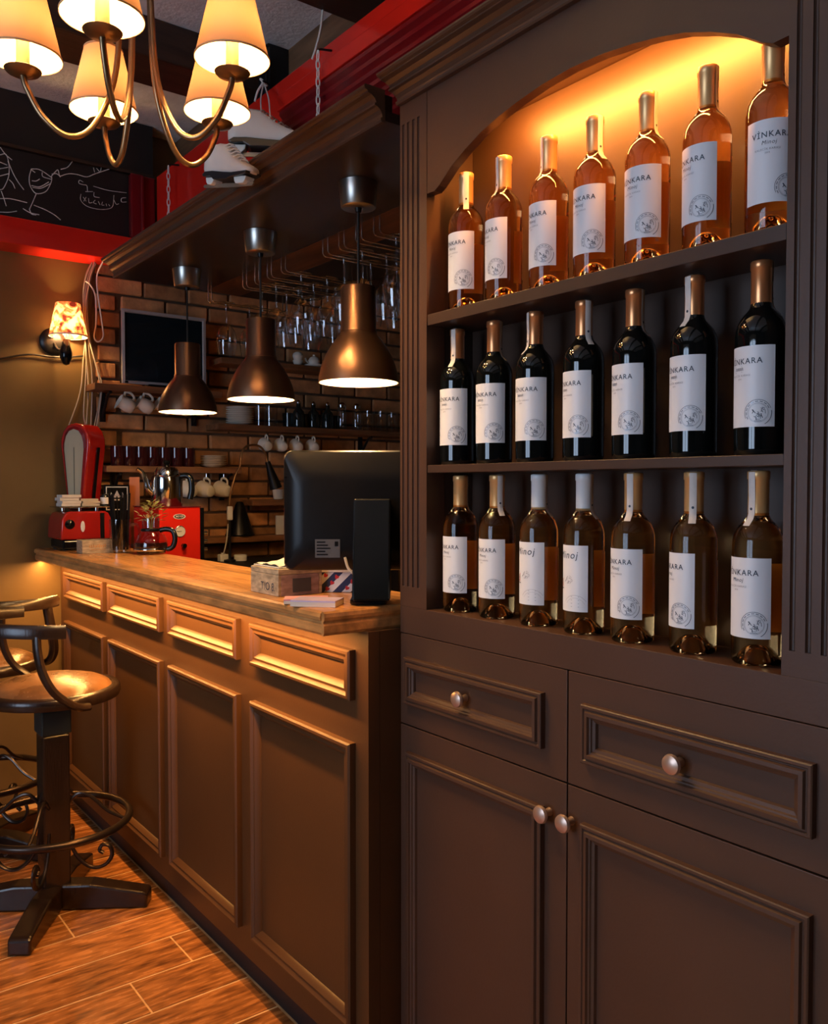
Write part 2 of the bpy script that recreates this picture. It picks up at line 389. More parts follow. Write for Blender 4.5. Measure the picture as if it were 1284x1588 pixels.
for y0 in (.17, 1.15): MB().box(XL-.085, XL-.08, y0, y0+.88, .89, 2.41).build('pane', PANE, win, smooth=0)

# red beam along the bar with its fluted moulding, old wood fascia above, blackboard header on the far wall
rb = struct(MB().box(1.45, 1.60, YBK, 3.80, 2.40, 2.765).build('trim_5', RED, smooth=0, bevel=.004))
n = 7; poly = [(1.449, 2.40), (1.449, 2.648)]
pz = 2.648; prof = []
for k in range(n):
    z0 = pz-k*.034
    prof += [(1.436, z0), (1.428, z0-.006), (1.428, z0-.018), (1.436, z0-.026), (1.440, z0-.03)]
poly = [(1.449, pz)]+prof+[(1.449, prof[-1][1])]
struct(MB().prism(poly, lambda u, v, t: (u, t, v), YBK, 2.62).build('trim_6', DKRED, smooth=0))
struct(MB().box(1.428, 1.449, YBK, 2.64, 2.650, 2.70).build('trim_7', RED, smooth=0, bevel=.003))
struct(MB().box(1.60, 1.64, YBK, YF, 2.74, ZCEIL-.001).build('trim_8', OLDWOOD, smooth=0))
struct(MB().box(1.52, 1.60, 2.86, 2.95, 2.77, ZCEIL-.002).build('trim_9', BLACKMETAL, smooth=0, bevel=.003))
hb = thing('blackboard_header', 'long blackboard in a glossy red frame with white chalk drawings of wine glasses', 'blackboard', (0, 3.88, 2.365))
MB().box(XL, 1.45, 3.80, YF-.001, 2.366, 2.475).build('bottom_rail', RED, hb, world=True, bevel=.004, smooth=0)
MB().box(1.335, 1.392, 3.80, YF-.001, 2.476, 2.76).build('stile', DKRED, hb, world=True, bevel=.006, smooth=0)
MB().box(1.394, 1.449, 3.81, YF-.001, 2.476, 2.76).build('corner_post', DKRED, hb, world=True, bevel=.006, smooth=0)
MB().box(XL, 1.334, 3.83, YF-.001, 2.476, 2.757).build('board', BLACKBOARD, hb, world=True, smooth=0)
MB().box(XL, 1.449, 3.82, YF-.001, 2.762, 2.775).build('top_trim', DARKWOOD, hb, world=True, smooth=0)
MB().box(XL, 1.449, 3.84, YF-.001, 2.777, ZCEIL-.002).build('upper_board', BLACKWALL, hb, world=True, smooth=0)
MB().cyl((1.385, 3.797, 2.48), (1.385, 3.797, 2.75), .009, 10).build('bead', DKRED, hb, world=True)
ch = MB()
def stroke(pts, r=.0022, n=5):
    q = [onY(x, y, 3.8285) for x, y in pts]; ch.tube(bez(q, n), r, 5)
Z4 = lambda x, y: (x*240/1284, 200+y*220/1177)
for S in [[(0, 150), (45, 210), (100, 258)], [(0, 215), (50, 212), (75, 300), (70, 400), (30, 490), (0, 505)], [(65, 265), (110, 370), (150, 440), (198, 505)], [(75, 420), (105, 450), (125, 495)], [(0, 275), (60, 300)], [(0, 330), (68, 318)], [(0, 390), (70, 372)], [(10, 515), (30, 570), (52, 640)], [(0, 690), (70, 692), (140, 682)], [(0, 578), (90, 580), (225, 612)],
          [(260, 332), (243, 400), (250, 470), (290, 530), (340, 535), (390, 510), (425, 440), (430, 400)], [(260, 332), (320, 335), (375, 365), (430, 405)], [(262, 340), (292, 362)], [(350, 360), (356, 395), (425, 418)], [(265, 430), (300, 432), (330, 415)], [(262, 470), (330, 480), (405, 440)], [(270, 485), (340, 492), (415, 455)], [(300, 540), (275, 600), (245, 668)], [(190, 660), (250, 695), (325, 712)], [(245, 668), (262, 705), (300, 715)], [(280, 632), (370, 668), (450, 712), (503, 755)],
          [(425, 395), (455, 360), (480, 340), (490, 375), (500, 400)], [(430, 375), (470, 372), (500, 395)], [(505, 335), (560, 318), (600, 270)], [(500, 392), (570, 372), (640, 378), (720, 398), (790, 372), (930, 325)], [(775, 320), (785, 360)], [(800, 325), (830, 355), (840, 320)],
          [(690, 440), (660, 425), (655, 450), (690, 462), (720, 470), (726, 515)], [(672, 540), (670, 590), (720, 640), (810, 665), (890, 665), (935, 640), (945, 550)], [(710, 520), (770, 520)], [(945, 590), (965, 625), (985, 620)], [(1045, 570), (1010, 575), (1010, 605), (1050, 605)], [(775, 475), (900, 510), (1050, 530)], [(780, 525), (782, 560), (825, 570)],
          [(690, 565), (715, 600)], [(715, 565), (695, 600)], [(735, 575), (740, 612), (765, 610)], [(790, 590), (775, 610), (800, 622)], [(815, 600), (830, 630)], [(850, 605), (845, 630), (865, 632)], [(880, 620), (885, 640)], [(900, 625), (912, 640)]]:
    stroke([Z4(*p) for p in S], .0019 if S[0][0] < 640 else .0013)
ch.build('chalk_drawing', CHALK, hb, world=True)['kind'] = 'stuff'

# ------------------------------------------------------------------ bar counter
bar = thing('bar_counter', 'brown panelled bar counter running from the wine cabinet to the far wall', 'bar counter', (1.17, 2.75, 0))
MB().box(XB, XB+.03, 1.55, YF-.002, .075, 1.058).build('front_panel', BARPAINT, bar, world=True, smooth=0)
MB().box(XB+.031, 1.29, 1.55, 1.575, .075, 1.058).build('end_panel', BARPAINT, bar, world=True, smooth=0)
MB().box(1.26, 1.29, 1.576, YF-.002, .002, 1.058).build('back_panel', BARPAINT, bar, world=True, smooth=0)
MB().box(XB+.02, 1.24, 1.58, YF-.003, .002, .074).build('plinth', BLACKWALL, bar, world=True, smooth=0)
BPROF = [(0, 0), (0, .016), (.004, .02), (.010, .021), (.014, .017), (.018, .015), (.024, .016), (.028, .012), (.034, .006), (.036, 0)]
for y0, y1 in ((1.601, 2.091), (2.173, 2.671), (2.744, 3.263), (3.324, 3.842)):
    for z0, z1 in ((.899, 1.012), (.150, .802)):
        MB().frame(XB+.0005, y0, y1, z0, z1, BPROF).build('panel_moulding', BARPAINT, bar, world=True, smooth=30)
wt = thing('bar_worktop', 'varnished wooden worktop with a moulded front edge on the bar counter', 'worktop', (1.12, 2.75, 1.06))
sx = [1.0, 1.058, 1.116, 1.174, 1.232, 1.29]; sm = {}
for k in range(5):
    y = 1.573-.3*random.random()
    while y < YF-.01:
        y0 = max(y, 1.573); y1 = min(y+.62, YF-.002); y += .62
        if y1-y0 > .04: MB().box(sx[k]+.0002, sx[k+1]-.0002, y0+.0002, y1-.0002, 1.062, 1.11).build('stave', WOODTOP, wt, world=True, smooth=0)
eprof = [(1.0, 1.110), (.958, 1.110), (.951, 1.106), (.949, 1.098), (.951, 1.091), (.957, 1.088), (.957, 1.084), (.953, 1.080), (.953, 1.064), (.958, 1.058), (1.0, 1.058)]
MB().prism(eprof, lambda u, v, t: (u, t, v), 1.573, YF-.002).build('front_edge', WOODEDGE, wt, world=True, smooth=0)
e2 = [(1.573, 1.110), (1.566, 1.110), (1.5625, 1.106), (1.561, 1.098), (1.5625, 1.091), (1.566, 1.088), (1.566, 1.084), (1.563, 1.080), (1.563, 1.064), (1.566, 1.058), (1.573, 1.058)]
MB().prism(e2, lambda u, v, t: (t, u, v), .953, 1.29).build('end_edge', WOODEDGE, wt, world=True, smooth=0)
cs = thing('counter_strip_light', 'warm strip light fixed under the front overhang of the worktop', 'light', (.978, 2.75, 1.053))
MB().box(.970, .986, 1.60, YF-.01, 1.0550, 1.0577).build('channel', STEELCUP, cs, world=True, smooth=0)
MB().box(.972, .984, 1.605, YF-.015, 1.0537, 1.0549).build('led_strip', LEDC, cs, world=True, smooth=0)
lamp('counter_strip_lamp', 'AREA', (.978, 2.775, 1.0530), 23, (1, .46, .12), shape='RECTANGLE', size=.012, size_y=2.33)
ic = thing('back_counter', 'low dark service counter along the brick wall behind the bar', 'counter', (1.8, 3.66, 0))
MB().box(1.32, 2.55, 3.40, YF-.03, .99, 1.02).build('top', BLACKWALL, ic, world=True, smooth=0, bevel=.003)
MB().box(1.34, 2.53, 3.44, YF-.03, .002, .989).build('body', BLACKWALL, ic, world=True, smooth=0)

# ------------------------------------------------------------------ canopy above the bar
cn = thing('bar_canopy', 'dark brown hanging canopy with a cornice moulding over the bar', 'canopy', (1.4, 2.5, 2.188))
MB().box(1.13, 1.50, 1.585, 3.40, 2.192, 2.215).build('underside_board', CANOPY, cn, world=True, smooth=0)
MB().box(1.501, 1.66, 1.585, 3.40, 2.192, 2.215).build('wooden_board', PLANKWOOD, cn, world=True, smooth=0)
MB().box(1.661, 1.95, 1.585, 3.40, 2.192, 2.215).build('rear_board', BLACKWALL, cn, world=True, smooth=0)
def cornice(x, z0, dz, out):
    pr = [(0, 0), (-.16, .0), (-.20, .05), (-.20, .12), (-.13, .15), (-.15, .25), (-.24, .36), (-.38, .43), (-.50, .45), (-.50, .52), (-.42, .54), (-.50, .66), (-.66, .74), (-.84, .77), (-.84, .82), (-.95, .85), (-1, .90), (-1, .97), (-.95, 1.0), (0, 1.0)]
    return [(x+u*out, z0+v*dz) for u, v in pr]
MB().prism(cornice(1.129, 2.188, .072, .055), lambda u, v, t: (u, t, v), 1.585, 3.40).build('cornice', CORN, cn, world=True, smooth=0)
MB().box(1.131, 1.16, 1.60, 3.39, 2.216, 2.258).build('rear_batten', CANOPY, cn, world=True, smooth=0)

# ------------------------------------------------------------------ wine cabinet
Y0, Y1 = .55, 1.55; XD = 1.40; XN = 1.277
cab = thing('wine_cabinet', 'tall dark brown wine cabinet with arched lit niche, shelves and cupboard below', 'cabinet', (1.3, 1.05, 0))
K = dict(world=True, smooth=0)
def pilaster(name, y0, y1, flutes, z0, z1):
    # front outline of the pilaster with half round grooves
    pts = [(XC+.05, y0), (XC, y0)]
    for fy in sorted(flutes):
        r = .0042
        for k in range(7):
            a = PI*k/6; pts.append((XC+r*1.2*math.sin(a), fy-r*math.cos(a)))
    pts += [(XC, y1), (XC+.05, y1)]
    b = MB(); b.prism(pts, lambda u, v, t: (u, v, t), z0, z1)
    b.box(XC, XC+.05, y0, y1, 1.1107, z0); b.box(XC, XC+.05, y0, y1, z1, 2.215)
    b.build(name, PAINT, cab, **K)
pilaster('pilaster', 1.455, Y1, (1.538, 1.520, 1.502, 1.484), 1.155, 2.172)
pilaster('pilaster', Y0, .6455, (.566, .585, .607, .630), 1.147, 2.172)
MB().box(XC+.051, XD, 1.525, Y1, .06, 2.30).build('side_panel', PAINT, cab, **K)
MB().box(XC+.051, XD, Y0, .575, .06, 2.30).build('side_panel', PAINT, cab, **K)
MB().box(XC+.051, XN-.001, 1.456, 1.524, 1.112, 2.16).build('inner_cheek', PAINT_SHADED, cab, **K)
MB().box(XC+.051, XN-.001, .576, .645, 1.112, 2.16).build('inner_cheek', PAINT_SHADED, cab, **K)

MB().box(XN, XN+.015, .576, 1.524, 1.0495, 2.16).build('back_panel', PAINT_SHADED, cab, **K)
MB().box(XC+.051, XD-.016, .576, 1.524, 2.161, 2.185).build('top_panel', PAINT, cab, **K)
MB().box(XC+.002, XN-.001, .647, 1.4545, 1.406, 1.4225).build('shelf', PAINT_SHADED, cab, bevel=.001, **K)
MB().box(XC+.002, XN-.001, .647, 1.4545, 1.7205, 1.744).build('shelf', PAINT_SHADED, cab, bevel=.001, **K)
MB().box(XC, XN-.001, Y0, Y1, 1.050, 1.1105).build('lower_ledge', PAINT, cab, bevel=.001, **K)
# arched fascia
arch = [(1.4545, 2.000), (1.430, 1.999), (1.415, 2.006), (1.373, 2.035), (1.330, 2.056), (1.284, 2.074), (1.235, 2.087), (1.184, 2.097), (1.117, 2.106), (1.05, 2.109), (.983, 2.106), (.916, 2.097), (.865, 2.087), (.816, 2.074), (.770, 2.056), (.727, 2.035), (.685, 2.006), (.670, 1.999), (.646, 2.000)]
poly = arch+[(.646, 2.215), (1.4545, 2.215)]
MB().prism(poly, lambda u, v, t: (t, u, v), XC+.001, XC+.022).build('arched_fascia', PAINT, cab, **K)
MB().prism(cornice(1.146, 2.2155, .055, .065), lambda u, v, t: (u, t, v), Y0-.02, Y1+.0).build('cornice', CORN, cab, **K)
MB().box(1.147, XD, Y0, Y1, 2.301, 2.318).build('roof_board', PAINT, cab, **K)
MB().box(1.147, 1.17, Y0, Y1, 2.216, 2.300).build('cornice_backing', PAINT, cab, **K)
# drawers and doors
CPROF = [(0, 0), (0, .012), (.002, .0135), (.006, .0135), (.008, .011), (.010, .011), (.012, .016), (.018, .0165), (.020, .012), (.0225, .011), (.024, .008), (.029, .006), (.031, 0)]
MB().box(XC+.022, XD-.016, .576, 1.524, .06, 1.0485).build('lower_carcass', PAINT, cab, **K)
MB().box(XC+.03, XD, .56, 1.54, .002, .059).build('plinth', BLACKWALL, cab, **K)
knob = MB().lathe([(0, 0), (.008, 0), (.0065, .006), (.006, .012), (.009, .016), (.0145, .019), (.0165, .023), (.015, .028), (.009, .031), (0, .032)], seg=24).xf(Matrix.Rotation(-PI/2, 4, 'Y'))
def knob_at(y, z, par): 
    b = MB(); b.v = [(p[0]+XC, p[1]+y, p[2]+z) for p in knob.v]; b.f = list(knob.f); b.build('knob', KNOB, par, world=True)
for y0, y1, m0, m1, ky in ((1.0485, 1.5485, 1.102, 1.523, 1.325), (.5515, 1.0455, .592, 1.007, .810)):
    d = MB().box(XC, XC+.021, y0, y1, .8465, 1.0485).build('drawer_front', PAINT, cab, bevel=.0012, **K)
    MB().frame(XC+.0004, m0, m1, .8955, .9985, CPROF).build('moulding', PAINT, d, world=True, smooth=0); knob_at(ky, .945, d)
for y0, y1, m0, m1, ky in ((1.0485, 1.5485, 1.102, 1.518, 1.090), (.5515, 1.0455, .594, 1.007, 1.036)):
    d = MB().box(XC, XC+.021, y0, y1, .065, .8435).build('door', PAINT, cab, bevel=.0012, **K)
    MB().frame(XC+.0004, m0, m1, .115, .788, CPROF).build('moulding', PAINT, d, world=True, smooth=0); knob_at(ky, .781, d)
# lamp hidden behind the arch
nl = thing('niche_light', 'warm strip light hidden behind the arch of the wine cabinet', 'light', (1.20, 1.05, 2.145))
MB().box(1.170, 1.200, .76, 1.34, 2.146, 2.160).build('housing', ENAMEL, nl, **K)
MB().box(1.173, 1.197, .77, 1.33, 2.142, 2.1455).build('led_strip', LED, nl, **K)
lamp('niche_lamp', 'AREA', (1.186, 1.05, 2.136), 9.5, (1, .34, .055), shape='RECTANGLE', size=.024, size_y=.56, rot=(0, math.radians(-42), 0))

# ------------------------------------------------------------------ wine bottles
BR = .0372
def wrap(geo, s0, t0, R, mirror=False):      # lay flat lettering on a cylinder, s to the right, t up
    return [(R*math.cos((v.x+s0)/R), R*math.sin((v.x+s0)/R), v.y+t0) for v in geo[0]], geo[1]
def ring(b, s0, t0, r0, r1, R, a0=0, a1=360, n=40, clip=None):
    vs_ = []; fs = []
    for k in range(n+1):
        a = math.radians(a0+(a1-a0)*k/n)
        for r in (r0, r1):
            s, t = s0+r*math.cos(a), t0+r*math.sin(a)
            if clip: s = min(s, clip[0]); t = max(t, clip[1])
            vs_.append((R*math.cos(s/R), R*math.sin(s/R), t))
    fs = [(2*k, 2*k+1, 2*k+3, 2*k+2) for k in range(n)]
    b.add(vs_, fs)
def line(b, pts, wd, R):
    P = [Vector((p[0], p[1], 0)) for p in pts]; vs_ = []; n = len(P)
    for i in range(n):
        t = (P[min(i+1, n-1)]-P[max(i-1, 0)]).normalized(); nn = Vector((-t.y, t.x, 0))*wd/2
        for q in (P[i]+nn, P[i]-nn): vs_.append((R*math.cos(q.x/R), R*math.sin(q.x/R), q.y))
    b.add(vs_, [(2*k, 2*k+1, 2*k+3, 2*k+2) for k in range(n-1)])
LZ0, LZ1, HALF = .041, .160, math.radians(66)
def cyl_label(R, z0, z1, a0, a1, seg=24):
    return MB().lathe([(R, z0), (R, z1)], seg=seg, a0=a0, a1=a1)
def print_vinkara(dark):
    R = BR+.0007; b = MB(); g = MB()
    b.add(*wrap(text_geo('VİNKARA', .0118, 0, 1.18, .0001), -.004, .1375, R))
    if dark:
        [line(g, [(-.0195+k*.0042, .1244), (-.0187+k*.0042, .1285), (-.0168+k*.0042, .1286), (-.0166+k*.0042, .1246)], .0011, R) for k in range(4)]; line(g, [(-.021, .1305), (-.005, .1305)], .0005, R); line(g, [(-.021, .1222), (-.005, .1222)], .0005, R)
    else: b.add(*wrap(text_geo('Minoj', .0082, .25, 1.15), -.008, .1265, R))
    g.add(*wrap(text_geo('KALECİK KARASI', .0042, 0, 1.15), -.010, .1170, R)); g.add(*wrap(text_geo('2014', .0036), -.010, .1118, R))
    c = (.0195, LZ0+.0205); cl = (.0415, LZ0+.001)
    ring(b, *c, .0188, .0194, R, 20, 205, clip=cl); ring(b, *c, .0188, .0196, R, -60, 10, clip=cl)
    ring(g, *c, .0140, .0145, R, 0, 360, clip=cl); ring(g, *c, .0128, .0131, R, 30, 330, clip=cl)
    rnd = random.Random(3)
    for k in range(9):
        a = math.radians(30+k*22); q = (c[0]+.0166*math.cos(a), c[1]+.0166*math.sin(a)); t = (-math.sin(a)*.0022, math.cos(a)*.0022)
        if q[0] < .04: line(g, [(q[0]-t[0], q[1]-t[1]), (q[0]+t[0], q[1]+t[1])], .0014, R)
    for k in range(16):      # rider figure inside the seal
        x, y = c[0]+rnd.uniform(-.008, .008), c[1]+rnd.uniform(-.006, .008)
        line(b if k % 2 else g, [(x, y), (x+rnd.uniform(-.003, .004), y+rnd.uniform(-.003, .001)), (x+rnd.uniform(-.001, .004), y-rnd.uniform(.003, .006))], rnd.uniform(.0006, .0013), R)
    line(g, [(c[0]-.003, c[1]-.0098), (c[0]+.003, c[1]-.0098)], .0010, R); line(g, [(c[0]-.005, c[1]-.0122), (c[0]+.005, c[1]-.0122)], .0013, R)
    return b, g
def print_minoj():
    R = BR+.0007; b = MB(); g = MB(); p = MB()
    b.add(*wrap(text_geo('Minoj', .0185, .18, 1.15), .001, .142, R)); line(g, [(-.03, .1225), (.008, .1225)], .0004, R)
    rnd = random.Random(5)
    for k in range(16):      # pink blossom with a drawn stem
        a = rnd.uniform(0, 2*PI); r = rnd.uniform(.001, .009); x, y = -.017+r*math.cos(a), .088+r*1.2*math.sin(a)
        line(p if k % 3 else b, [(x, y), (x+rnd.uniform(-.004, .004), y+rnd.uniform(-.003, .004)), (x+rnd.uniform(-.002, .006), y+rnd.uniform(-.001, .005))], rnd.uniform(.0008, .0022), R)
    for k in range(9):
        x, y = .002+rnd.uniform(-.008, .010), .097+rnd.uniform(-.008, .009)
        line(g if k % 3 else b, [(x, y), (x+rnd.uniform(-.002, .006), y+rnd.uniform(-.002, .005)), (x+rnd.uniform(.001, .007), y+rnd.uniform(-.004, .005))], rnd.uniform(.0004, .001), R)
    line(g, [(-.016, .078), (-.0155, .06), (-.0158, .045)], .0006, R)
    ring(g, .020, .045, .0255, .0259, R, 35, 150); ring(g, .020, .045, .0205, .0208, R, 30, 150)
    for k in range(4): line(g, [(.012, .068-k*.006), (.028, .068-k*.006)], .0007, R)
    return b, g, p
GLASSP = [(0, .030), (.008, .029), (.014, .023), (.020, .014), (.026, .005), (.030, .0012), (.033, 0), (.0362, .003), (BR, .009), (BR, .176), (.0366, .185), (.0345, .194), (.030, .203), (.0235, .211), (.018, .217), (.0155, .223), (.0147, .230), (.0143, .286), (0, .286)]
CAPP = [(.0152, .222), (.0152, .276), (.0163, .277), (.0163, .287), (.0155, .2885), (.012, .2895), (0, .2895)]
def strip_mesh(a):
    b = MB(); vs_ = []; fs = []
    path = [(.004, .2902), (.012, .2900), (.0168, .287), (.0167, .27), (.0160, .25), (.0166, .225), (.0195, .2170), (.0248, .2112), (.0282, .2070)]
    for r, z in path:
        for k in range(5):
            s = (k-2)/2*.0058; aa = a+s/max(r, .012); vs_.append((r*math.cos(aa), r*math.sin(aa), z))
    for i in range(len(path)-1):
        for k in range(4): fs.append((i*5+k, i*5+k+1, i*5+k+6, i*5+k+5))
    return b.add(vs_, fs)
ptype = {}
def proto(kind, glass, foil):
    root = thing('wine_bottle', 'x', 'wine bottle')
    MB().lathe(GLASSP, seg=40).build('glass_body', glass, root, smooth=60)
    MB().lathe(CAPP, seg=28).build('capsule', foil, root, smooth=50)
    lb = cyl_label(BR+.0003, LZ0, LZ1, -HALF, HALF).build('front_label', LABEL, root)
    if kind == 'minoj':
        b, g, p = print_minoj(); p.build('blossom_print', INKPINK, lb, smooth=0)['kind'] = 'stuff'
    else: b, g = print_vinkara(kind == 'red')
    b.build('dark_print', INK, lb, smooth=0)['kind'] = 'stuff'; g.build('grey_print', INKGREY, lb, smooth=0)['kind'] = 'stuff'
    cyl_label(BR+.0003, LZ0+.004, LZ1-.012, PI-.75, PI+.75, 18).build('back_label', BACKLABEL, root)
    return root
P_TOP = proto('blush', ROSE, GOLDFOIL); P_RED = proto('red', DARKGLASS, COPPERFOIL); P_MIN = proto('minoj', ROSE, WHITEFOIL); P_LOW = proto('blush', ROSE, GOLDFOIL)
used = set()
ROWS = [('top', 1.7445, [722, 780, 849, 919, 1000, 1091, 1190], [734, 785, 860, 935, 1020, 1105, 1232], [0, -62, -66, 38, 58, 66, 70]),
        ('middle', 1.4230, [709, 766, 829, 904, 982, 1074, 1177], [724, 782, 846, 915, 995, 1091, 1197], [-35, 62, -68, 28, 62, -42, 78]),
        ('bottom', 1.1110, [714, 771, 836, 906, 982, 1076, 1176], [724, 783, 844, 912, 996, 1078, 1195], [80, 22, 66, 58, -22, -6, -38])]
for rn, z, xs, xr, st in ROWS:
    for k in range(7):
        pos = onX(xs[k], 800, 1.198); d = math.hypot(pos.x, pos.y); camd = math.atan2(-pos.y, -pos.x)
        dep = pos.x*FW.x+pos.y*FW.y
        sn = max(-.95, min(.95, (xr[k]-xs[k])*dep/F/BR)); face = camd+math.asin(sn)-HALF
        if rn == 'bottom' and k in (2, 3): pr, what, look = P_MIN, 'white capped', 'flower-decorated label'
        elif rn == 'top': pr, what, look = P_TOP, 'amber rosé', 'white label'
        elif rn == 'middle': pr, what, look = P_RED, 'dark red', 'white label'
        else: pr, what, look = P_LOW, 'pale rosé', 'white label'
        lab = '%s wine bottle with %s on %s cabinet shelf, %s from the bar' % (what, look, rn, ORD[k])
        grp = 'wine bottles on the %s cabinet shelf' % rn
        if id(pr) in used: o = dup(pr, (pos.x, pos.y, z), face, lab, grp)
        else: used.add(id(pr)); o = pr; o.location = (pos.x, pos.y, z); o.rotation_euler = (0, 0, face); tag(o, lab, 'wine bottle', grp)
        o['_strip'] = camd+math.radians(st[k])-face
for o in [o for o in C.objects if '_strip' in o]:
    a = o['_strip']; del o['_strip']
    s = strip_mesh(a).build('excise_strip', STRIPM, o)
    sb = MB()
    for k in range(8): pass
    ang = a; sb.add([((.0164+.0002)*math.cos(ang+q*math.cos(2*PI*i/10)*1.0), (.0164+.0002)*math.sin(ang+q*math.cos(2*PI*i/10)*1.0), .232+.0022*math.sin(2*PI*i/10)) for i in range(10) for q in (.13,)], [tuple(range(10))])
    sb.build('stamp', INK, s, smooth=0)

# ------------------------------------------------------------------ chandelier
CHX, CHY, CHZ = .62, 1.72, 2.170
chd = thing('chandelier', 'brass five-arm chandelier with peach fabric lampshades, lit', 'chandelier', (CHX, CHY, CHZ-.13))
q = MB(); q.cyl((0, 0, .56), (0, 0, .82), .008, 12); q.lathe([(0, .80), (.05, .80), (.055, .82), (.055, .829), (0, .829)], seg=24); q.build('stem', BRASS, chd)
q = MB(); q.lathe([(0, .545), (.02, .55), (.034, .57), (.034, .6), (.02, .62), (0, .625)], seg=20).build('hub', BRASS, chd)
dz = .13
for k in range(5):
    a = math.radians(18+72*k); ca, sa = math.cos(a), math.sin(a); R = .21
    def P(r, z): return (r*ca, r*sa, z)
    arm = MB().tube(bez([P(.024, .60), P(.028, .45), P(.032, .28), P(.045, .14), P(.085, .045), P(.13, .02), P(.175, .05), P(.203, .10), P(.21, dz-.006)], 7), .0058, 10).build('arm', BRASS, chd)
    MB().lathe([(0, dz-.008), (.012, dz-.006), (.030, dz-.001), (.034, dz+.004), (.030, dz+.006), (.012, dz+.004), (0, dz+.004)], P(R, 0), 24).build('drip_cup', BRASS, arm)
    MB().lathe([(.0125, dz+.005), (.0125, dz+.062), (0, dz+.062)], P(R, 0), 16).build('candle_sleeve', SLEEVE, arm)
    MB().sphere(P(R, dz+.084), .0135, 12, 8, (1, 1, 1.5)).build('bulb', BULB, arm)
    sh = MB().lathe([(.071, dz+.028), (.040, dz+.160)], P(R, 0), 36).build('lamp_shade', SHADE, chd)
    for rr_, zz_ in ((.0716, dz+.027), (.0405, dz+.157)): MB().lathe([(rr_, zz_), (rr_, zz_+.004)], P(R, 0), 36).build('hem', SLEEVE, sh, solid=.0012)
    lamp('chandelier_bulb_light', 'POINT', P(R, dz+.084), 36, WARM, shadow_soft_size=.024, parent=chd)

# ------------------------------------------------------------------ pendant lamps over the bar
def pendant(Y, label, first=[None]):
    X = 1.30; zr = 1.657; top = 2.191
    if first[0] is not None: return dup_l(first[0], (X, Y, zr), label)
    r = thing('pendant_lamp', label, 'pendant lamp', (X, Y, zr), 0, 'bronze pendant lamps above the bar')
    outer = [(.1085, 0), (.107, .018), (.101, .044), (.090, .072), (.075, .098), (.060, .118), (.052, .128), (.0495, .134), (.0475, .138), (.0475, .252), (.045, .257), (0, .258)]
    MB().lathe(outer, seg=48).build('shade', BRONZE, r, smooth=50)
    MB().lathe([(.1085, -.0005), (.1055, .0), (.1045, .018), (.098, .044), (.087, .072), (.072, .098), (.055, .12), (.042, .13), (0, .131)], seg=48).build('inner_reflector', ENAMEL, r)
    MB().lathe([(.0495, .134), (.0505, .136), (.0495, .139)], seg=36).build('seam_ring', BRONZE, r)
    MB().cyl((0, 0, .258), (0, 0, .482), .0035, 8).build('cord', BLACKCABLE, r)
    MB().lathe([(0, .468), (.045, .468), (.047, .470), (.053, .530), (.0535, .534), (0, .534)], seg=36).build('ceiling_cup', STEELCUP, r, smooth=50)
    MB().lathe([(0, .455), (.008, .457), (.010, .468), (0, .468)], seg=12).build('cord_grip', BLACKMATT, r)
    MB().sphere((0, 0, .036), 0.033, 16, 10).build('bulb', BULB_D, r)
    lamp('pendant_light', 'POINT', (0, 0, .036), 30, (1, .57, .23), shadow_soft_size=.040, parent=r)
    first[0] = r; return r
def dup_l(root, loc, label): return dup(root, loc, 0, label)
pendant(1.949, 'bronze bell pendant lamp over the bar, beside the fluted pilaster')
pendant(2.515, 'bronze bell pendant lamp over the bar, middle one of three')
pendant(3.108, 'bronze bell pendant lamp over the bar, in front of the wall monitor')

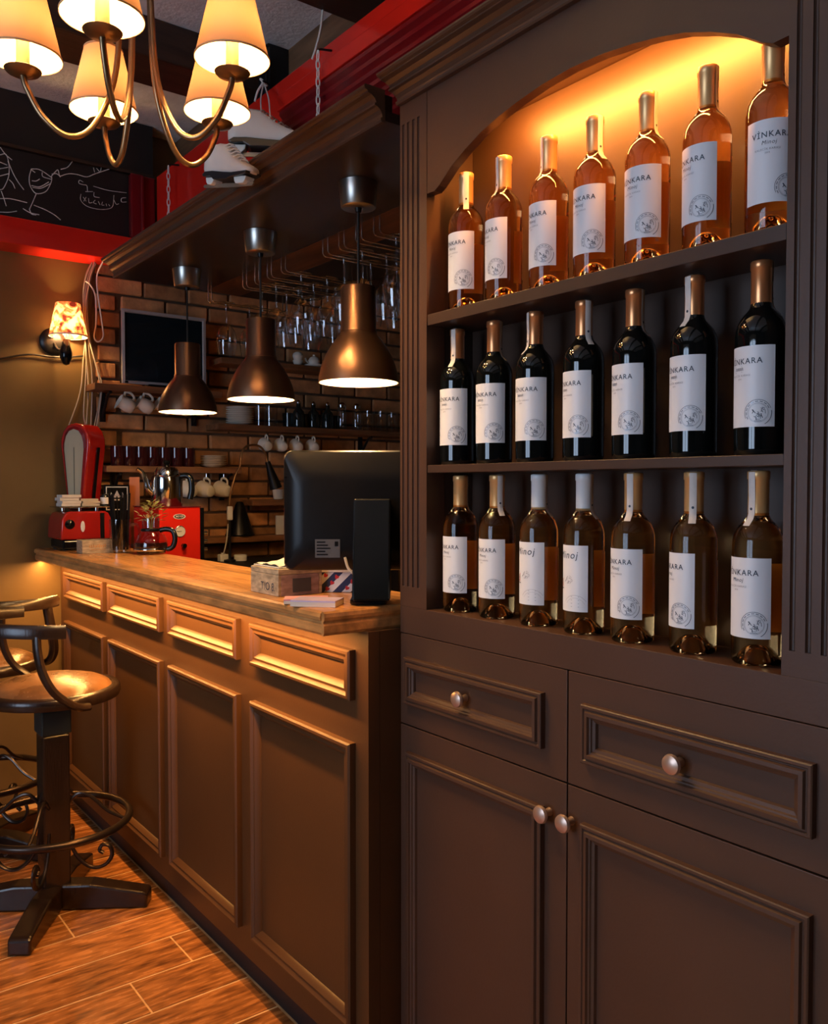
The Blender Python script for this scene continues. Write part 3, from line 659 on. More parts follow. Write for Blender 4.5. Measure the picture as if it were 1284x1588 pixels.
# ------------------------------------------------------------------ bar stools
def stool(loc, rz, label, first=[None]):
    if first[0] is not None: return dup(first[0], loc, rz, label)
    r = thing('bar_stool', label, 'bar stool', loc, rz, 'round swivel bar stools at the counter')
    # local: back rail centred on +X
    MB().box(-.042, .042, -.042, .042, .062, .575).build('post', STOOLWOOD, r, smooth=0, bevel=.006)
    MB().box(-.047, .047, -.047, .047, .576, .655).build('post_cap', GREENIRON, r, smooth=0, bevel=.005)
    MB().cyl((0, 0, .655), (0, 0, .690), .022, 16).build('swivel', BLACKMETAL, r)
    for k in range(4):
        a = math.radians(56.5)+k*PI/2
        b = MB(); b.prism([(.03, .0), (.03, .082), (.12, .082), (.29, .052), (.305, .046), (.305, .0)], lambda u, v, t: (u, t, v), -.034, .034); b.xf(Matrix.Rotation(a, 4, 'Z')); b.build('foot', STOOLWOOD, r, smooth=0, bevel=.007)
        a2 = a
        sp = [(.046, .26), (.055, .20), (.085, .15), (.125, .125), (.165, .135), (.185, .165), (.178, .195), (.155, .2), (.145, .182), (.158, .172)]
        MB().tube([(u*math.cos(a2), u*math.sin(a2), z) for u, z in [(p.x, p.y) for p in bez([(u, z, 0) for u, z in sp], 5)]], .0075, 8, flat=.8).build('iron_scroll', STOOLIRON, r)
        sp = [(.046, .34), (.08, .372), (.12, .36), (.17, .315), (.222, .288)]
        MB().tube([(u*math.cos(a2), u*math.sin(a2), z) for u, z in [(p.x, p.y) for p in bez([(u, z, 0) for u, z in sp], 5)]], .006, 8).build('ring_bracket', STOOLIRON, r)
    MB().tube([(.235*math.cos(2*PI*k/56), .235*math.sin(2*PI*k/56), .286) for k in range(56)], .0125, 10, closed=True).build('foot_ring', STOOLIRON, r)
    MB().lathe([(0, .688), (.19, .688), (.207, .692), (.212, .705), (.21, .722), (.204, .728), (.185, .728), (.18, .722), (0, .722)], seg=48).build('seat_frame', STOOLWOOD, r, smooth=50)
    MB().lathe([(0, .762), (.06, .761), (.11, .756), (.15, .747), (.175, .735), (.183, .7235), (0, .7225)], seg=48).build('seat_cushion', LEATHER, r, smooth=60)
    ra = math.radians(84); rail = []
    b = MB(); n = 28; vs_ = []; fs = []
    for k in range(n+1):
        a = -ra+2*ra*k/n; e = abs(a/ra); rr = .245+.015*e*e; hh = .030*(1-.15*e)
        for dr, z in ((-.012, .925), (.012, .922), (.014, .95), (.006, .962), (-.008, .962), (-.014, .95)):
            vs_.append(((rr+dr)*math.cos(a), (rr+dr)*math.sin(a), z+.012*(1-e)))
    for k in range(n):
        for j in range(6): fs.append((k*6+j, k*6+(j+1) % 6, k*6+6+(j+1) % 6, k*6+6+j))
    fs += [tuple(range(6)), tuple(n*6+j for j in range(6))]
    b.add(vs_, fs).build('back_rail', STOOLWOOD, r, smooth=50)
    for s in (-1, 1):
        pts = []
        for a, z, rr in ((66, .93, .252), (67, .88, .258), (70, .82, .262), (76, .765, .258), (85, .725, .243), (95, .70, .224), (104, .694, .214)):
            a = math.radians(a)*s; pts.append((rr*math.cos(a), rr*math.sin(a), z))
        MB().tube(bez(pts, 5), .0175, 10, flat=.72).build('arm_support', STOOLWOOD, r)
    first[0] = r; return r
stool((.755, 2.93, .0005), PI, 'dark wooden bar stool with leather seat, in front of the second counter panel')
stool((.66, 3.53, .0005), math.radians(254), 'dark wooden bar stool with leather seat, nearer the far wall')

# ------------------------------------------------------------------ glass racks under the canopy and the glasses on them
RZ = 2.1915
def rail_group(ys, name_lab):
    r = thing('glass_rack', name_lab, 'glass rack', (1.65, sum(ys)/len(ys), 2.122), 0, 'chrome glass racks under the canopy')
    for y in ys:
        for s in (-1, 1):
            yy = y+s*.0155
            MB().tube([(1.47, yy, RZ), (1.47, yy, 2.132), (1.474, yy, 2.125), (1.48, yy, 2.122), (1.80, yy, 2.122), (1.806, yy, 2.125), (1.81, yy, 2.132), (1.81, yy, RZ)], .0024, 6).build('rod', CHROME, r, world=True)
    return r
G1, G2, G3 = [2.105, 2.200, 2.298, 2.395], [2.672, 2.775, 2.872, 2.970], [3.283]
rail_group(G1, 'chrome wire glass rack hanging beside the bronze pendant by the pilaster')
rail_group(G2, 'chrome wire glass rack hanging behind the middle bronze pendant')
rail_group(G3, 'short chrome wire glass rack hanging in front of the wall monitor')
def wine_glass(scale, kind, label, grp):
    r = thing('wine_glass', label, 'wine glass', (0, 0, 0), 0, grp)
    # hanging upside down: foot at z=0, bowl mouth at the bottom
    h = -.215
    MB().lathe([(0, .004), (.012, .0035), (.036, .001), (.037, 0), (.012, -.001), (.006, -.004)], seg=28).build('foot', THIN, r)
    MB().lathe([(.006, -.004), (.0038, -.012), (.0034, -.075), (.006, -.085)], seg=14).build('stem', THIN, r)
    bowl = [(.0, -.083), (.006, -.085), (.020, -.093), (.034, -.110), (.041, -.135), (.042, -.155), (.038, -.185), (.033, -.212)] if kind == 0 else [(.0, -.083), (.006, -.085), (.016, -.092), (.026, -.112), (.030, -.14), (.030, -.165), (.027, -.205)]
    MB().lathe(bowl, seg=32).build('bowl', THIN, r, smooth=60)
    r.scale = (scale,)*3
    return r
gl = wine_glass(1.0, 0, 'clear stemmed wine glass hanging upside down from the rack by the pilaster', 'wine glasses on the rack by the pilaster')
first = True
for ys, lab, grp in ((G1, gl['label'], gl['group']), (G2, 'clear stemmed wine glass hanging upside down from the rack behind the middle pendant', 'wine glasses on the middle rack'), (G3, 'clear stemmed wine glass hanging upside down in front of the wall monitor', 'wine glasses on the short rack')):
    for i, y in enumerate(ys):
        for j, x in enumerate(([1.545, 1.645] if len(ys) == 1 else [1.545, 1.648, 1.752])):
            if len(ys) > 1 and (i*3+j) % 5 == 3: continue
            loc = (x+.004*((i+j) % 3-1), y, 2.1258)
            if first: gl.location = loc; first = False
            else: dup(gl, loc, 0, None, grp)
            last = [o for o in C.objects if o.name.startswith('wine_glass') and o.type == 'EMPTY' and (Vector(o.location)-Vector(loc)).length < 1e-5][0]
            last['label'] = 'wine glass %s of the %s' % (('at the front', 'in the middle', 'at the rear')[j], ('%s rail on the rack by the pilaster' % ORD[i]) if ys is G1 else ('%s rail on the rack behind the middle pendant' % ORD[i]) if ys is G2 else 'short rack before the wall monitor')

# ------------------------------------------------------------------ shelves on the brick wall
YS = 3.79
def shelf(name_lab, x0, x1, z, yf=YS, th=.028, brackets=()):
    r = thing('wall_shelf', name_lab, 'shelf', ((x0+x1)/2, YF-.03, z-th))
    MB().box(x0, x1, yf, YF-.022, z-th, z).build('board', SHELFWOOD, r, world=True, smooth=0, bevel=.002)
    for bx in brackets:
        MB().tube([(bx, YF-.03, z-th-.11), (bx, YF-.045, z-th-.08), (bx, yf+.05, z-th-.012), (bx, yf+.02, z-th-.006)], .007, 8).build('bracket', BLACKMETAL, r, world=True)
        MB().box(bx-.012, bx+.012, YF-.032, YF-.022, z-th-.13, z-th-.001).build('bracket_plate', BLACKMETAL, r, world=True, smooth=0)
    return r
zs1 = onY(165, 722, YS).z; zs2 = onY(480, 663, YS).z; zs3 = onY(200, 597, YS).z; zs4 = onY(480, 567, YS).z; zs5 = onY(400, 831, YS).z; zs6 = onY(420, 775, YS).z
X = lambda px, py, yy=YS: onY(px, py, yy).x
shelf('wooden wall shelf carrying the dark red tumblers', X(165, 722), X(375, 726), zs1, brackets=(X(190, 740), X(362, 740)))
shelf('long wooden wall shelf carrying the plate stack and drinking glasses', X(338, 660), 2.92, zs2, brackets=(X(580, 690),))
shelf('wooden wall shelf under the wall monitor', X(147, 598), X(345, 606), zs3, brackets=(X(174, 620), X(318, 620)))
shelf('high wooden wall shelf carrying the white tea bowls', X(343, 562), 2.92, zs4)
shelf('low wooden wall shelf behind the black cone', X(300, 832), X(445, 835), zs5)
shelf('short wooden wall shelf carrying one white cup', X(392, 775), X(448, 776), zs6)
# monitor on its shelf
a, b2 = onY(188, 478, 3.84), onY(319, 598, 3.84)
tv = thing('wall_monitor', 'flat computer monitor with silver frame and black screen above the hanging creamers', 'monitor', ((a.x+b2.x)/2, 3.86, zs3+.0005))
zb, zt = zs3+.012, a.z; x0, x1 = a.x, b2.x
MB().box(x0+.004, x1-.004, 3.845, 3.885, zb+.004, zt-.004).build('body', BLACKMATT, tv, world=True, smooth=0, bevel=.004)
fr = MB()
prf = [(0, 0), (0, .010), (.012, .012), (.015, .006), (.015, 0)]
vs_ = []; fs_ = []
for i, o_ in prf: vs_ += [(x0+i, 3.845-o_, zb+i), (x1-i, 3.845-o_, zb+i), (x1-i, 3.845-o_, zt-i), (x0+i, 3.845-o_, zt-i)]
for j in range(4):
    for k in range(4): fs_.append((j*4+k, j*4+(k+1) % 4, j*4+4+(k+1) % 4, j*4+4+k))
fr.add(vs_, fs_).build('bezel', SILVER, tv, world=True, smooth=0)
MB().box(x0+.015, x1-.015, 3.8425, 3.8448, zb+.015, zt-.015).build('screen', SCREEN, tv, world=True, smooth=0)
MB().box(x0+.012, x0+.026, 3.8328, 3.8345, zb+.002, zb+.011).build('badge', BLACKMATT, tv, world=True, smooth=0)
MB().box((x0+x1)/2-.08, (x0+x1)/2+.08, 3.83, 3.90, zs3+.0005, zb+.003).build('stand', BLACKMATT, tv, world=True, smooth=0, bevel=.002)
# white creamers hanging under the monitor shelf
def handle_pts(r, z0, z1, out): return bez([(r, 0, z1), (r+out*.7, 0, z1+.004), (r+out, 0, (z0+z1)/2+.006), (r+out*.7, 0, z0+.004), (r, 0, z0)], 5)
def creamer(loc, first=[None]):
    if first[0] is not None: return dup(first[0], loc)
    r = thing('creamer', 'small white creamer jug hanging under the monitor shelf', 'creamer jug', loc, 0, 'white creamers under the monitor shelf')
    M = Matrix.Rotation(math.radians(-118), 4, 'Y')
    b = MB().lathe([(0, 0), (.026, 0), (.031, .006), (.036, .03), (.034, .055), (.030, .07), (.034, .082), (.0325, .082), (.0285, .07), (.032, .055), (.033, .03), (.028, .008), (0, .006)], seg=28)
    v2 = []
    for x, y, z_ in b.v:
        if z_ > .065 and x < -.01: x -= .016*(z_-.065)/.017*(1-abs(y)/.04)
        v2.append((x, y, z_))
    b.v = v2; b.xf(Matrix.Translation((0, 0, -.052)) @ Matrix.Rotation(math.radians(-62), 4, 'Y') @ Matrix.Translation((0, 0, -.04)))
    b.build('body', CERAMIC, r, smooth=60)
    hb_ = MB().tube(handle_pts(.031, .02, .068, .03), .0045, 8, flat=1.4); hb_.xf(Matrix.Translation((0, 0, -.052)) @ Matrix.Rotation(math.radians(-62), 4, 'Y') @ Matrix.Translation((0, 0, -.04)))
    hb_.build('handle', CERAMIC, r)
    hk = MB().tube([(0, 0, .012), (0, 0, -.006), (.004, 0, -.014), (.010, 0, -.015), (.014, 0, -.009)], .002, 6); hk.build('hook', BLACKMETAL, r)
    first[0] = r; r.scale = (.88,)*3; return r
for px_, py_ in ((196, 0), (225, 0), (254, 0), (283, 0)):
    creamer((X(px_, 604, 3.81), 3.81, zs3-.039))['label'] = 'small white creamer hanging under the monitor shelf, %s from the cables' % ORD[(px_-196)//29]
# dark red tumblers and plates on the tumbler shelf
def tumbler(loc, first=[None]):
    if first[0] is not None: return dup(first[0], loc)
    r = thing('tumbler', 'dark red drinking tumbler in the row on the wall shelf', 'tumbler', loc, 0, 'row of dark red tumblers')
    MB().lathe([(0, .0), (.026, 0), (.028, .004), (.030, .05), (.031, .088), (.0295, .088), (.0285, .05), (.026, .008), (0, .008)], seg=28).build('body', REDTUMB, r, smooth=50)
    MB().lathe([(.031, .086), (.0316, .0875), (.031, .0885)], seg=28).build('rim', STEEL, r)
    first[0] = r; return r
for k in range(7): tumbler((X(182+k*18.4, 718, 3.83), 3.83, zs1+.0005))['label'] = 'dark red tumbler in the front row on the wall shelf, %s from the red scale' % ORD[k]
for k in range(4): tumbler((X(190+k*31, 718, 3.895), 3.895, zs1+.0005))['label'] = 'dark red tumbler in the back row against the bricks, %s from the red scale' % ORD[k]
def plate(loc, rad, m, lab, grp, n):
    b = MB().lathe([(0, 0), (rad*.55, 0), (rad*.62, .003), (rad*.97, .011), (rad, .013), (rad*.96, .0145), (rad*.6, .0065), (0, .005)], seg=40)
    o = b.build('plate', m, smooth=50); tag(o, lab, 'plate', grp)
    for k in range(n):
        c = o if k == 0 else o.copy()
        if k: C.objects.link(c)
        c['label'] = lab+(', %s from the bottom' % ORD[k])
        c.location = (loc[0]+random.uniform(-.002, .002), loc[1], loc[2]+k*.0105)
    return o
plate((X(331, 718, 3.86), 3.86, zs1+.0005), .062, PLATE, 'small beige saucer in the stack beside the tumblers', 'beige saucer stack', 5)
plate((X(372, 658, 3.86), 3.86, zs2+.0005), .068, CERAMIC, 'white plate in the stack on the long wall shelf', 'white plate stack', 8)
# white mugs on hooks under the tumbler shelf and the long shelf
def mug(loc, rz, label, grp, sc=1.0, first={}):
    if 'm' in first: o = dup(first['m'], loc, rz, label, grp); o.scale = (sc,)*3; return o
    r = thing('mug', label, 'mug', loc, rz, grp)
    M = Matrix.Translation((0, 0, -.062)) @ Matrix.Rotation(math.radians(-78), 4, 'Y') @ Matrix.Translation((0, 0, -.04))
    MB().lathe([(0, 0), (.024, 0), (.027, .004), (.036, .03), (.041, .06), (.043, .082), (.0415, .082), (.039, .06), (.034, .03), (.024, .006), (0, .006)], seg=32).xf(M).build('body', CERAMIC, r, smooth=60)
    MB().tube(handle_pts(.034, .02, .066, .028), .0045, 8, flat=1.3).xf(M).build('handle', CERAMIC, r)
    MB().tube([(0, 0, .022), (0, 0, .002), (.003, 0, -.006), (.010, 0, -.008), (.014, 0, -.002)], .002, 6).build('hook', CHROME, r)
    first['m'] = r; r.scale = (sc,)*3; return r
for px_ in (293, 320, 347): mug((X(px_, 735, 3.815), 3.815, zs1-.0515), math.radians(-75), 'white mug hanging from a hook under the tumbler shelf', 'mugs under the tumbler shelf', .92)['label'] = 'white mug hanging under the tumbler shelf, %s from the kettle' % ORD[(px_-293)//27]
for px_ in (413, 437, 461, 486): mug((X(px_, 670, 3.815), 3.815, zs2-.046), math.radians(-100), 'white mug hanging from a hook under the long wall shelf', 'mugs under the long wall shelf', .8)['label'] = 'white mug hanging under the long wall shelf, %s from the gooseneck lamp' % ORD[(px_-413)//24]
# glassware along the long shelf
def jar(name, lab, cat, grp, prof, m, px_, yy, cap=None, capm=None, hz=None):
    r = thing(name, lab, cat, (X(px_, 660, yy), yy, zs2+.0005), 0, grp)
    MB().lathe(prof, seg=24).build('body', m, r, smooth=50, solid=0)
    if cap: MB().lathe(cap, seg=16).build('cap', capm, r)
    return r
DK = mat('dark_green_glass', (.012, .016, .014), .05, spec=.7)
for px_ in (404, 420): jar('drinking_glass', 'clear straight drinking glass beside the white plate stack', 'drinking glass', 'glasses beside the plates', [(0, 0), (.03, 0), (.034, .1)], THIN, px_, 3.85)
bt = [(0, 0), (.030, 0), (.031, .004), (.031, .07), (.026, .085), (.012, .1), (.011, .125), (0, .125)]
for px_, yy in ((463, 3.85), (486, 3.87), (508, 3.85)): jar('bottle', 'small dark bottle with a steel stopper on the long shelf', 'bottle', 'dark bottles on the long shelf', bt, DK, px_, yy, [(.012, .123), (.013, .13), (.006, .14), (0, .142)], STEEL)
for px_, yy in ((530, 3.84), (553, 3.85)): jar('shaker', 'slim clear glass shaker with steel cap on the long shelf', 'shaker', 'glass shakers on the long shelf', [(0, 0), (.024, 0), (.026, .006), (.023, .11), (.020, .118)], THIN, px_, yy, [(.021, .116), (.022, .13), (.012, .142), (0, .145)], STEEL)
for px_, yy in ((572, 3.86), (592, 3.84), (609, 3.86)): jar('tall_glass', 'tall clear glass at the end of the long shelf', 'drinking glass', 'tall glasses on the long shelf', [(0, 0), (.028, 0), (.031, .004), (.034, .11)], THIN, px_, yy)
for k, px_ in enumerate((448, 474, 498, 519)): jar('tumbler_glass', 'low dark glass standing behind the bottles', 'drinking glass', 'low glasses behind the bottles', [(0, 0), (.03, 0), (.034, .075), (.032, .075), (.028, .006), (0, .006)], DK, px_, 3.90)
for nm in ('drinking_glass', 'bottle', 'shaker', 'tall_glass', 'tumbler_glass'):
    for k, o in enumerate(sorted([o for o in C.objects if o.type == 'EMPTY' and o.name.split('.')[0] == nm], key=lambda o: o.location.x)):
        o['label'] = o['label']+', %s from the white plates' % ORD[k]
# tea bowls on the high shelf
t1 = thing('tea_bowl', 'stack of two small white tea bowls on the high shelf', 'tea bowl', (X(462, 565, 3.84), 3.84, zs4+.0005))
for k in range(2): MB().lathe([(0, 0), (.014, 0), (.022, .012), (.027, .028), (.025, .028), (.0, .006)], (0, 0, k*.022), 24).build('bowl', CERAMIC, t1, smooth=60)
MB().lathe([(.027, 0), (.024, .012), (.012, .02), (0, .022)], (0, 0, .0505), 24).build('lid', CERAMIC, t1, smooth=60)
t2 = thing('teapot', 'small white teapot on a saucer on the high shelf', 'teapot', (X(487, 566, 3.84), 3.84, zs4+.0005))
MB().lathe([(0, 0), (.035, 0), (.05, .01), (.05, .013), (0, .006)], seg=30).build('saucer', CERAMIC, t2, smooth=60)
MB().lathe([(0, .007), (.024, .0075), (.032, .022), (.032, .034), (.022, .05), (.012, .055), (.006, .058), (.008, .064), (0, .068)], seg=28).build('body', CERAMIC, t2, smooth=60)
MB().tube(bez([(-.03, 0, .022), (-.045, 0, .03), (-.052, 0, .045)], 5), .005, 8).build('spout', CERAMIC, t2)
# cup, card and cone on the low shelves
cu = thing('espresso_cup', 'white espresso cup on the short wall shelf', 'cup', (X(432, 773, 3.85), 3.85, zs6+.0005))
MB().lathe([(0, 0), (.022, 0), (.026, .006), (.031, .05), (.0295, .05), (.024, .008), (0, .006)], seg=28).build('body', CERAMIC, cu, smooth=60)
MB().tube([(p[0], 0, p[2]) for p in handle_pts(.027, .012, .042, .018)], .0035, 8).build('handle', CERAMIC, cu)
base_origin(tag(MB().box(X(428, 830, 3.83), X(444, 830, 3.83), 3.826, 3.834, zs5+.0005, zs5+.095).build('menu_card', PAPER, smooth=0), 'white card standing on the low wall shelf', 'card'))
cone = thing('cone_shade', 'black cone shaped lampshade standing on the low wall shelf', 'lampshade', (X(372, 830, 3.85), 3.85, zs5+.0005))
MB().lathe([(.068, 0), (.07, .004), (.022, .15), (.014, .165), (0, .168)], seg=32).build('shade', BLACKMATT, cone)
MB().lathe([(.0705, 0), (.0715, .004), (.0705, .008)], seg=32).build('rim', BLACKGLOSS, cone)
# white plugs and switch near the worktop
pl1 = thing('power_adapter', 'square white power adapter on the back counter', 'adapter', (X(346, 866, 3.80), 3.80, 1.0205))
MB().box(-.022, .022, -.018, .018, 0, .035).build('body', ENAMEL, pl1, smooth=0, bevel=.004)
MB().box(-.008, .008, -.006, .006, .035, .042).build('socket', ENAMEL, pl1, smooth=0)
tp = thing('tape_roll', 'flat round white tin on the back counter', 'tin', (X(373, 868, 3.80), 3.80, 1.0205))
MB().lathe([(0, 0), (.030, 0), (.031, .003), (.031, .018), (0, .018)], seg=28).build('body', ENAMEL, tp, smooth=50)
MB().lathe([(.0318, .0185), (.032, .026), (.03, .029), (0, .029)], seg=28).build('lid', ENAMEL, tp, smooth=50)
# gooseneck lamp
gz = lambda x, y, yy=3.74: onY(x, y, yy)
gn = thing('gooseneck_lamp', 'gooseneck clip lamp with black cone shade in front of the brick wall', 'lamp', (gz(357, 838).x, 3.74, 1.0205))
MB().tube(bez([gz(354, 812, 3.76), gz(356, 775, 3.75), gz(364, 740), gz(372, 722), gz(374, 706), gz(380, 694), gz(392, 690), gz(405, 694), gz(413, 708), gz(415, 722)], 6), .0055, 8).build('neck', BRASS, gn, world=True)
MB().tube([gz(415, 716), gz(417, 722), gz(428, 757)], [.012, .014, .031], 24).build('shade', BLACKMATT, gn, world=True)
MB().tube(bez([gz(354, 812, 3.76), gz(351, 840, 3.77), onY(346, 862, 3.79)], 6), .003, 6).build('cord', WHITECABLE, gn, world=True)
MB().box(gz(357, 790).x-.012, gz(357, 790).x+.012, 3.735, 3.755, gz(357, 800).z-.02, gz(357, 800).z+.045).build('switch', ENAMEL, gn, world=True, smooth=0, bevel=.004)
MB().lathe([(0, 0), (.028, 0), (.028, .012), (.006, .016), (.005, gz(356, 800).z-1.02), (0, gz(356, 800).z-1.02)], (gz(357, 838).x, 3.745, 1.0205), 18).build('stand', BLACKMETAL, gn, world=True)

# ------------------------------------------------------------------ sconce and cables on the plastered wall
sp_ = onY(106, 540, YF-.09)
sc_ = thing('wall_sconce', 'wall sconce with a small floral fabric lampshade on the olive wall, lit', 'wall lamp', (sp_.x, YF-.001, sp_.z-.03))
cx, cz = sp_.x, onY(106, 520, YF-.09).z
MB().lathe([(0, 0), (.055, 0), (.058, .006), (.05, .016), (.03, .022), (0, .022)], seg=32).xf(Matrix.Translation((cx-.04, YF-.001, cz-.02)) @ Matrix.Rotation(PI/2, 4, 'X')).build('wall_plate', BLACKMETAL, sc_, world=True)
MB().tube(bez([(cx-.04, YF-.02, cz-.03), (cx-.03, YF-.05, cz-.06), (cx-.01, YF-.085, cz-.055), (cx, YF-.09, cz-.02)], 6), .006, 8).build('arm', BLACKMETAL, sc_, world=True)
MB().lathe([(0, -.13), (.012, -.125), (.024, -.10), (.026, -.075), (.018, -.045), (.014, -.02), (0, -.02)], (cx-.01, YF-.09, cz), 20).build('holder', BLACKGLOSS, sc_, world=True)
MB().lathe([(0, -.02), (.011, -.02), (.011, .008), (0, .008)], (cx, YF-.09, cz), 14).build('candle_sleeve', ENAMEL, sc_, world=True)
MB().sphere((cx, YF-.09, cz+.030), .0135, 12, 8, (1, 1, 1.5)).build('bulb', BULB, sc_, world=True)
MB().lathe([(.078, -.005), (.050, .135)], (cx, YF-.09, cz), 36).build('lamp_shade', FLORAL, sc_, world=True)
MB().lathe([(.0785, -.007), (.0785, -.001)], (cx, YF-.09, cz), 36).build('hem', ENAMEL, sc_, world=True, solid=.001)
l_ = lamp('sconce_light', 'POINT', (cx, YF-.09, cz+.030), 11, WARM, shadow_soft_size=.024)
def cable(pts, r, m, lab, yy=YF-.012, grp=None, n=6):
    q = [onY(p[0], p[1], p[2] if len(p) > 2 else yy) for p in pts]
    o = MB().tube(bez(q, n), r, 6).build('cable', m); base_origin(o); return tag(o, lab, 'cable', grp)
cable([(-60, 560), (0, 556), (30, 551), (52, 550), (90, 554), (130, 552)], .0045, BLACKCABLE, 'black cable clipped along the olive wall below the sconce')
wl_ = ['pale cable in the bundle hanging down to the red scale', 'cables hanging down to the red scale']
for kk, S in enumerate(([(147, 399), (134, 425), (129, 460), (132, 520), (129, 560), (124, 610), (104, 668)], [(150, 399), (137, 430), (131, 470), (133, 540), (137, 600), (134, 662)], [(152, 399), (140, 428), (133, 470), (138, 540), (143, 590), (141, 664)], [(154, 399), (142, 425), (135, 470), (140, 530), (152, 580), (156, 610), (146, 664)], [(146, 399), (131, 440), (130, 500), (134, 560), (130, 640), (135, 664)], [(149, 399), (138, 440), (133, 500), (150, 570), (158, 600), (150, 662)])):
    cable(S, .0032, GREYCABLE, wl_[0], YF-.014-.0075*kk, wl_[1])
cable([(160, 405, 3.84), (151, 425, 3.87), (151, 450, 3.87), (158, 500, 3.87), (160, 522, 3.87), (152, 530, 3.87), (146, 522, 3.87), (149, 500, 3.87), (148, 460, 3.87), (140, 442, 3.87), (133, 436, 3.875)], .0035, WHITECABLE, 'white cable hanging in a long loop beside the sconce')
q = [onX(x, y, 1.438) for x, y in ((508, -40), (503, -10), (500, 20), (497, 45), (491, 70), (484, 92))]
tag(base_origin(MB().tube(bez(q, 6), .0035, 6).build('cable', WHITECABLE)), 'white cable hanging from the ceiling onto the red beam', 'cable')
rp = onX(436, 140, 1.56); rt_ = onX(433, 46, 1.56)
rod = thing('ceiling_hook', 'thin black iron rod with a hooked top in front of the old wood fascia', 'hook', (1.50, rp.y, 2.768))
MB().cyl((1.50, rp.y, 2.768), (1.50, rp.y, 2.97), .006, 8).build('rod', BLACKMETAL, rod, world=True)
MB().tube([(1.50, rp.y+.025, 2.972), (1.50, rp.y, 2.975), (1.50, rp.y-.02, 2.972)], .006, 8).build('crossbar', BLACKMETAL, rod, world=True)
# chains that carry the canopy
def chain(px_top, px_bot, xx, label):
    a = onX(*px_top, xx); b = onX(px_top[0], px_bot, xx)
    r = thing('canopy_chain', label, 'chain', (xx, a.y, 2.262), 0, 'chains carrying the canopy')
    L = a.z-2.262; n = max(3, int(L/.026)); st = L/n
    for k in range(n):
        pts = []; h, wd = st*.64, .0062
        for j in range(14):
            t = 2*PI*j/14; u, v = wd*math.cos(t), h*math.sin(t)
            pts.append((u if k % 2 else 0, 0 if k % 2 else u, st*(k+.5)+v))
        MB().tube(pts, .0021, 6, closed=True).build('link', ENAMEL, r)  # white colour stands in for light catching the steel links
    MB().tube([(0, 0, L+.004), (.01, 0, L+.01), (1.449-xx, -.01, L+.012)], .0035, 6).build('hook', BLACKMETAL, r)
chain((493, 80), 185, 1.405, 'steel link chain running over the fluted red moulding')
chain((261, 258), 342, 1.405, 'steel link chain next to the blackboard corner post')

# ------------------------------------------------------------------ ice skates
def skate(root):
    # local: toe towards +X, up +Z, blade bottom at z=0; a lofted boot
    secs = [(-.118, .040, .088, .024), (-.112, .036, .118, .031), (-.09, .034, .142, .034), (-.055, .034, .146, .034), (-.02, .034, .142, .034), (.005, .034, .124, .034), (.03, .034, .104, .035), (.06, .034, .088, .037), (.09, .034, .076, .038), (.115, .035, .067, .034), (.132, .038, .060, .024), (.138, .043, .055, .010)]
    b = MB(); n = 16; vs_ = []; fs = []
    for x, z0, z1, hw in secs:
        for k in range(n):
            a = 2*PI*k/n; c, s = math.cos(a), math.sin(a)
            e = .65; yy = hw*abs(c)**e*(1 if c > 0 else -1); zz = (z0+z1)/2+(z1-z0)/2*abs(s)**e*(1 if s > 0 else -1)
            if s > 0: yy *= 1-.25*s*(1 if x < .04 else .4)
            vs_.append((x, yy, zz))
    for i in range(len(secs)-1):
        for k in range(n): fs.append((i*n+k, i*n+(k+1) % n, i*n+n+(k+1) % n, i*n+n+k))
    fs += [tuple(range(n)), tuple((len(secs)-1)*n+k for k in range(n))]
    boot = b.add(vs_, fs).build('boot', SKATE, root, smooth=60)
    MB().prism([(-.118, .036), (-.108, .030), (-.07, .032), (-.05, .020), (.03, .018), (.055, .026), (.09, .029), (.13, .036), (.136, .044), (.09, .042), (.05, .040), (0, .043), (-.06, .048), (-.10, .047)], lambda u, v, t: (u, t, v), -.034, .034).build('sole', SOLE, root, smooth=0, bevel=.003)
    for x0, x1 in ((-.112, -.062), (.05, .118)):
        MB().prism([(x0, .030), (x1, .030), (x1-.004, .016), (x1-.014, .006), (x0+.014, .006), (x0+.006, .014)], lambda u, v, t: (u, t, v), -.020, .020).build('blade_mount', ENAMEL, root, smooth=0, bevel=.003)
    MB().prism([(-.145, .004), (-.14, .010), (-.10, .012), (.115, .012), (.13, .010), (.138, .016), (.142, .010), (.135, .001), (.0, -.002), (-.14, 0)], lambda u, v, t: (u, t, v), -.0025, .0025).build('blade', BLADE, root, smooth=0)
    for k in range(7):
        t = k/6; x = -.012+.085*t; z = .135-.055*t
        MB().tube([(x-.006, -.022, z-.006), (x, -.008, z+.006), (x+.006, .008, z+.007), (x+.002, .022, z-.004)], .0028, 6).build('lace', ENAMEL, boot)
    return boot
s1 = onX(414, 243, 1.30)
hkp = onX(409, 128, 1.43)
sk1 = thing('ice_skate', 'white figure skate with black sole hanging by its laces above the canopy cornice', 'ice skate', s1, -YAW+.05, 'pair of white ice skates')
skate(sk1)
IM = Matrix.Rotation(YAW-.05, 4, 'Z')
hl = IM @ (hkp-s1)
MB().tube(bez([(-.015, -.012, .125), Vector((-.015, -.012, .125)).lerp(hl, .5)+Vector((-.006, 0, 0)), hl], 6), .0024, 6).build('hanging_lace', ENAMEL, sk1)
MB().tube(bez([(.012, -.012, .122), Vector((.012, -.012, .122)).lerp(hl, .5)+Vector((.006, 0, 0)), hl], 6), .0024, 6).build('hanging_lace', ENAMEL, sk1)
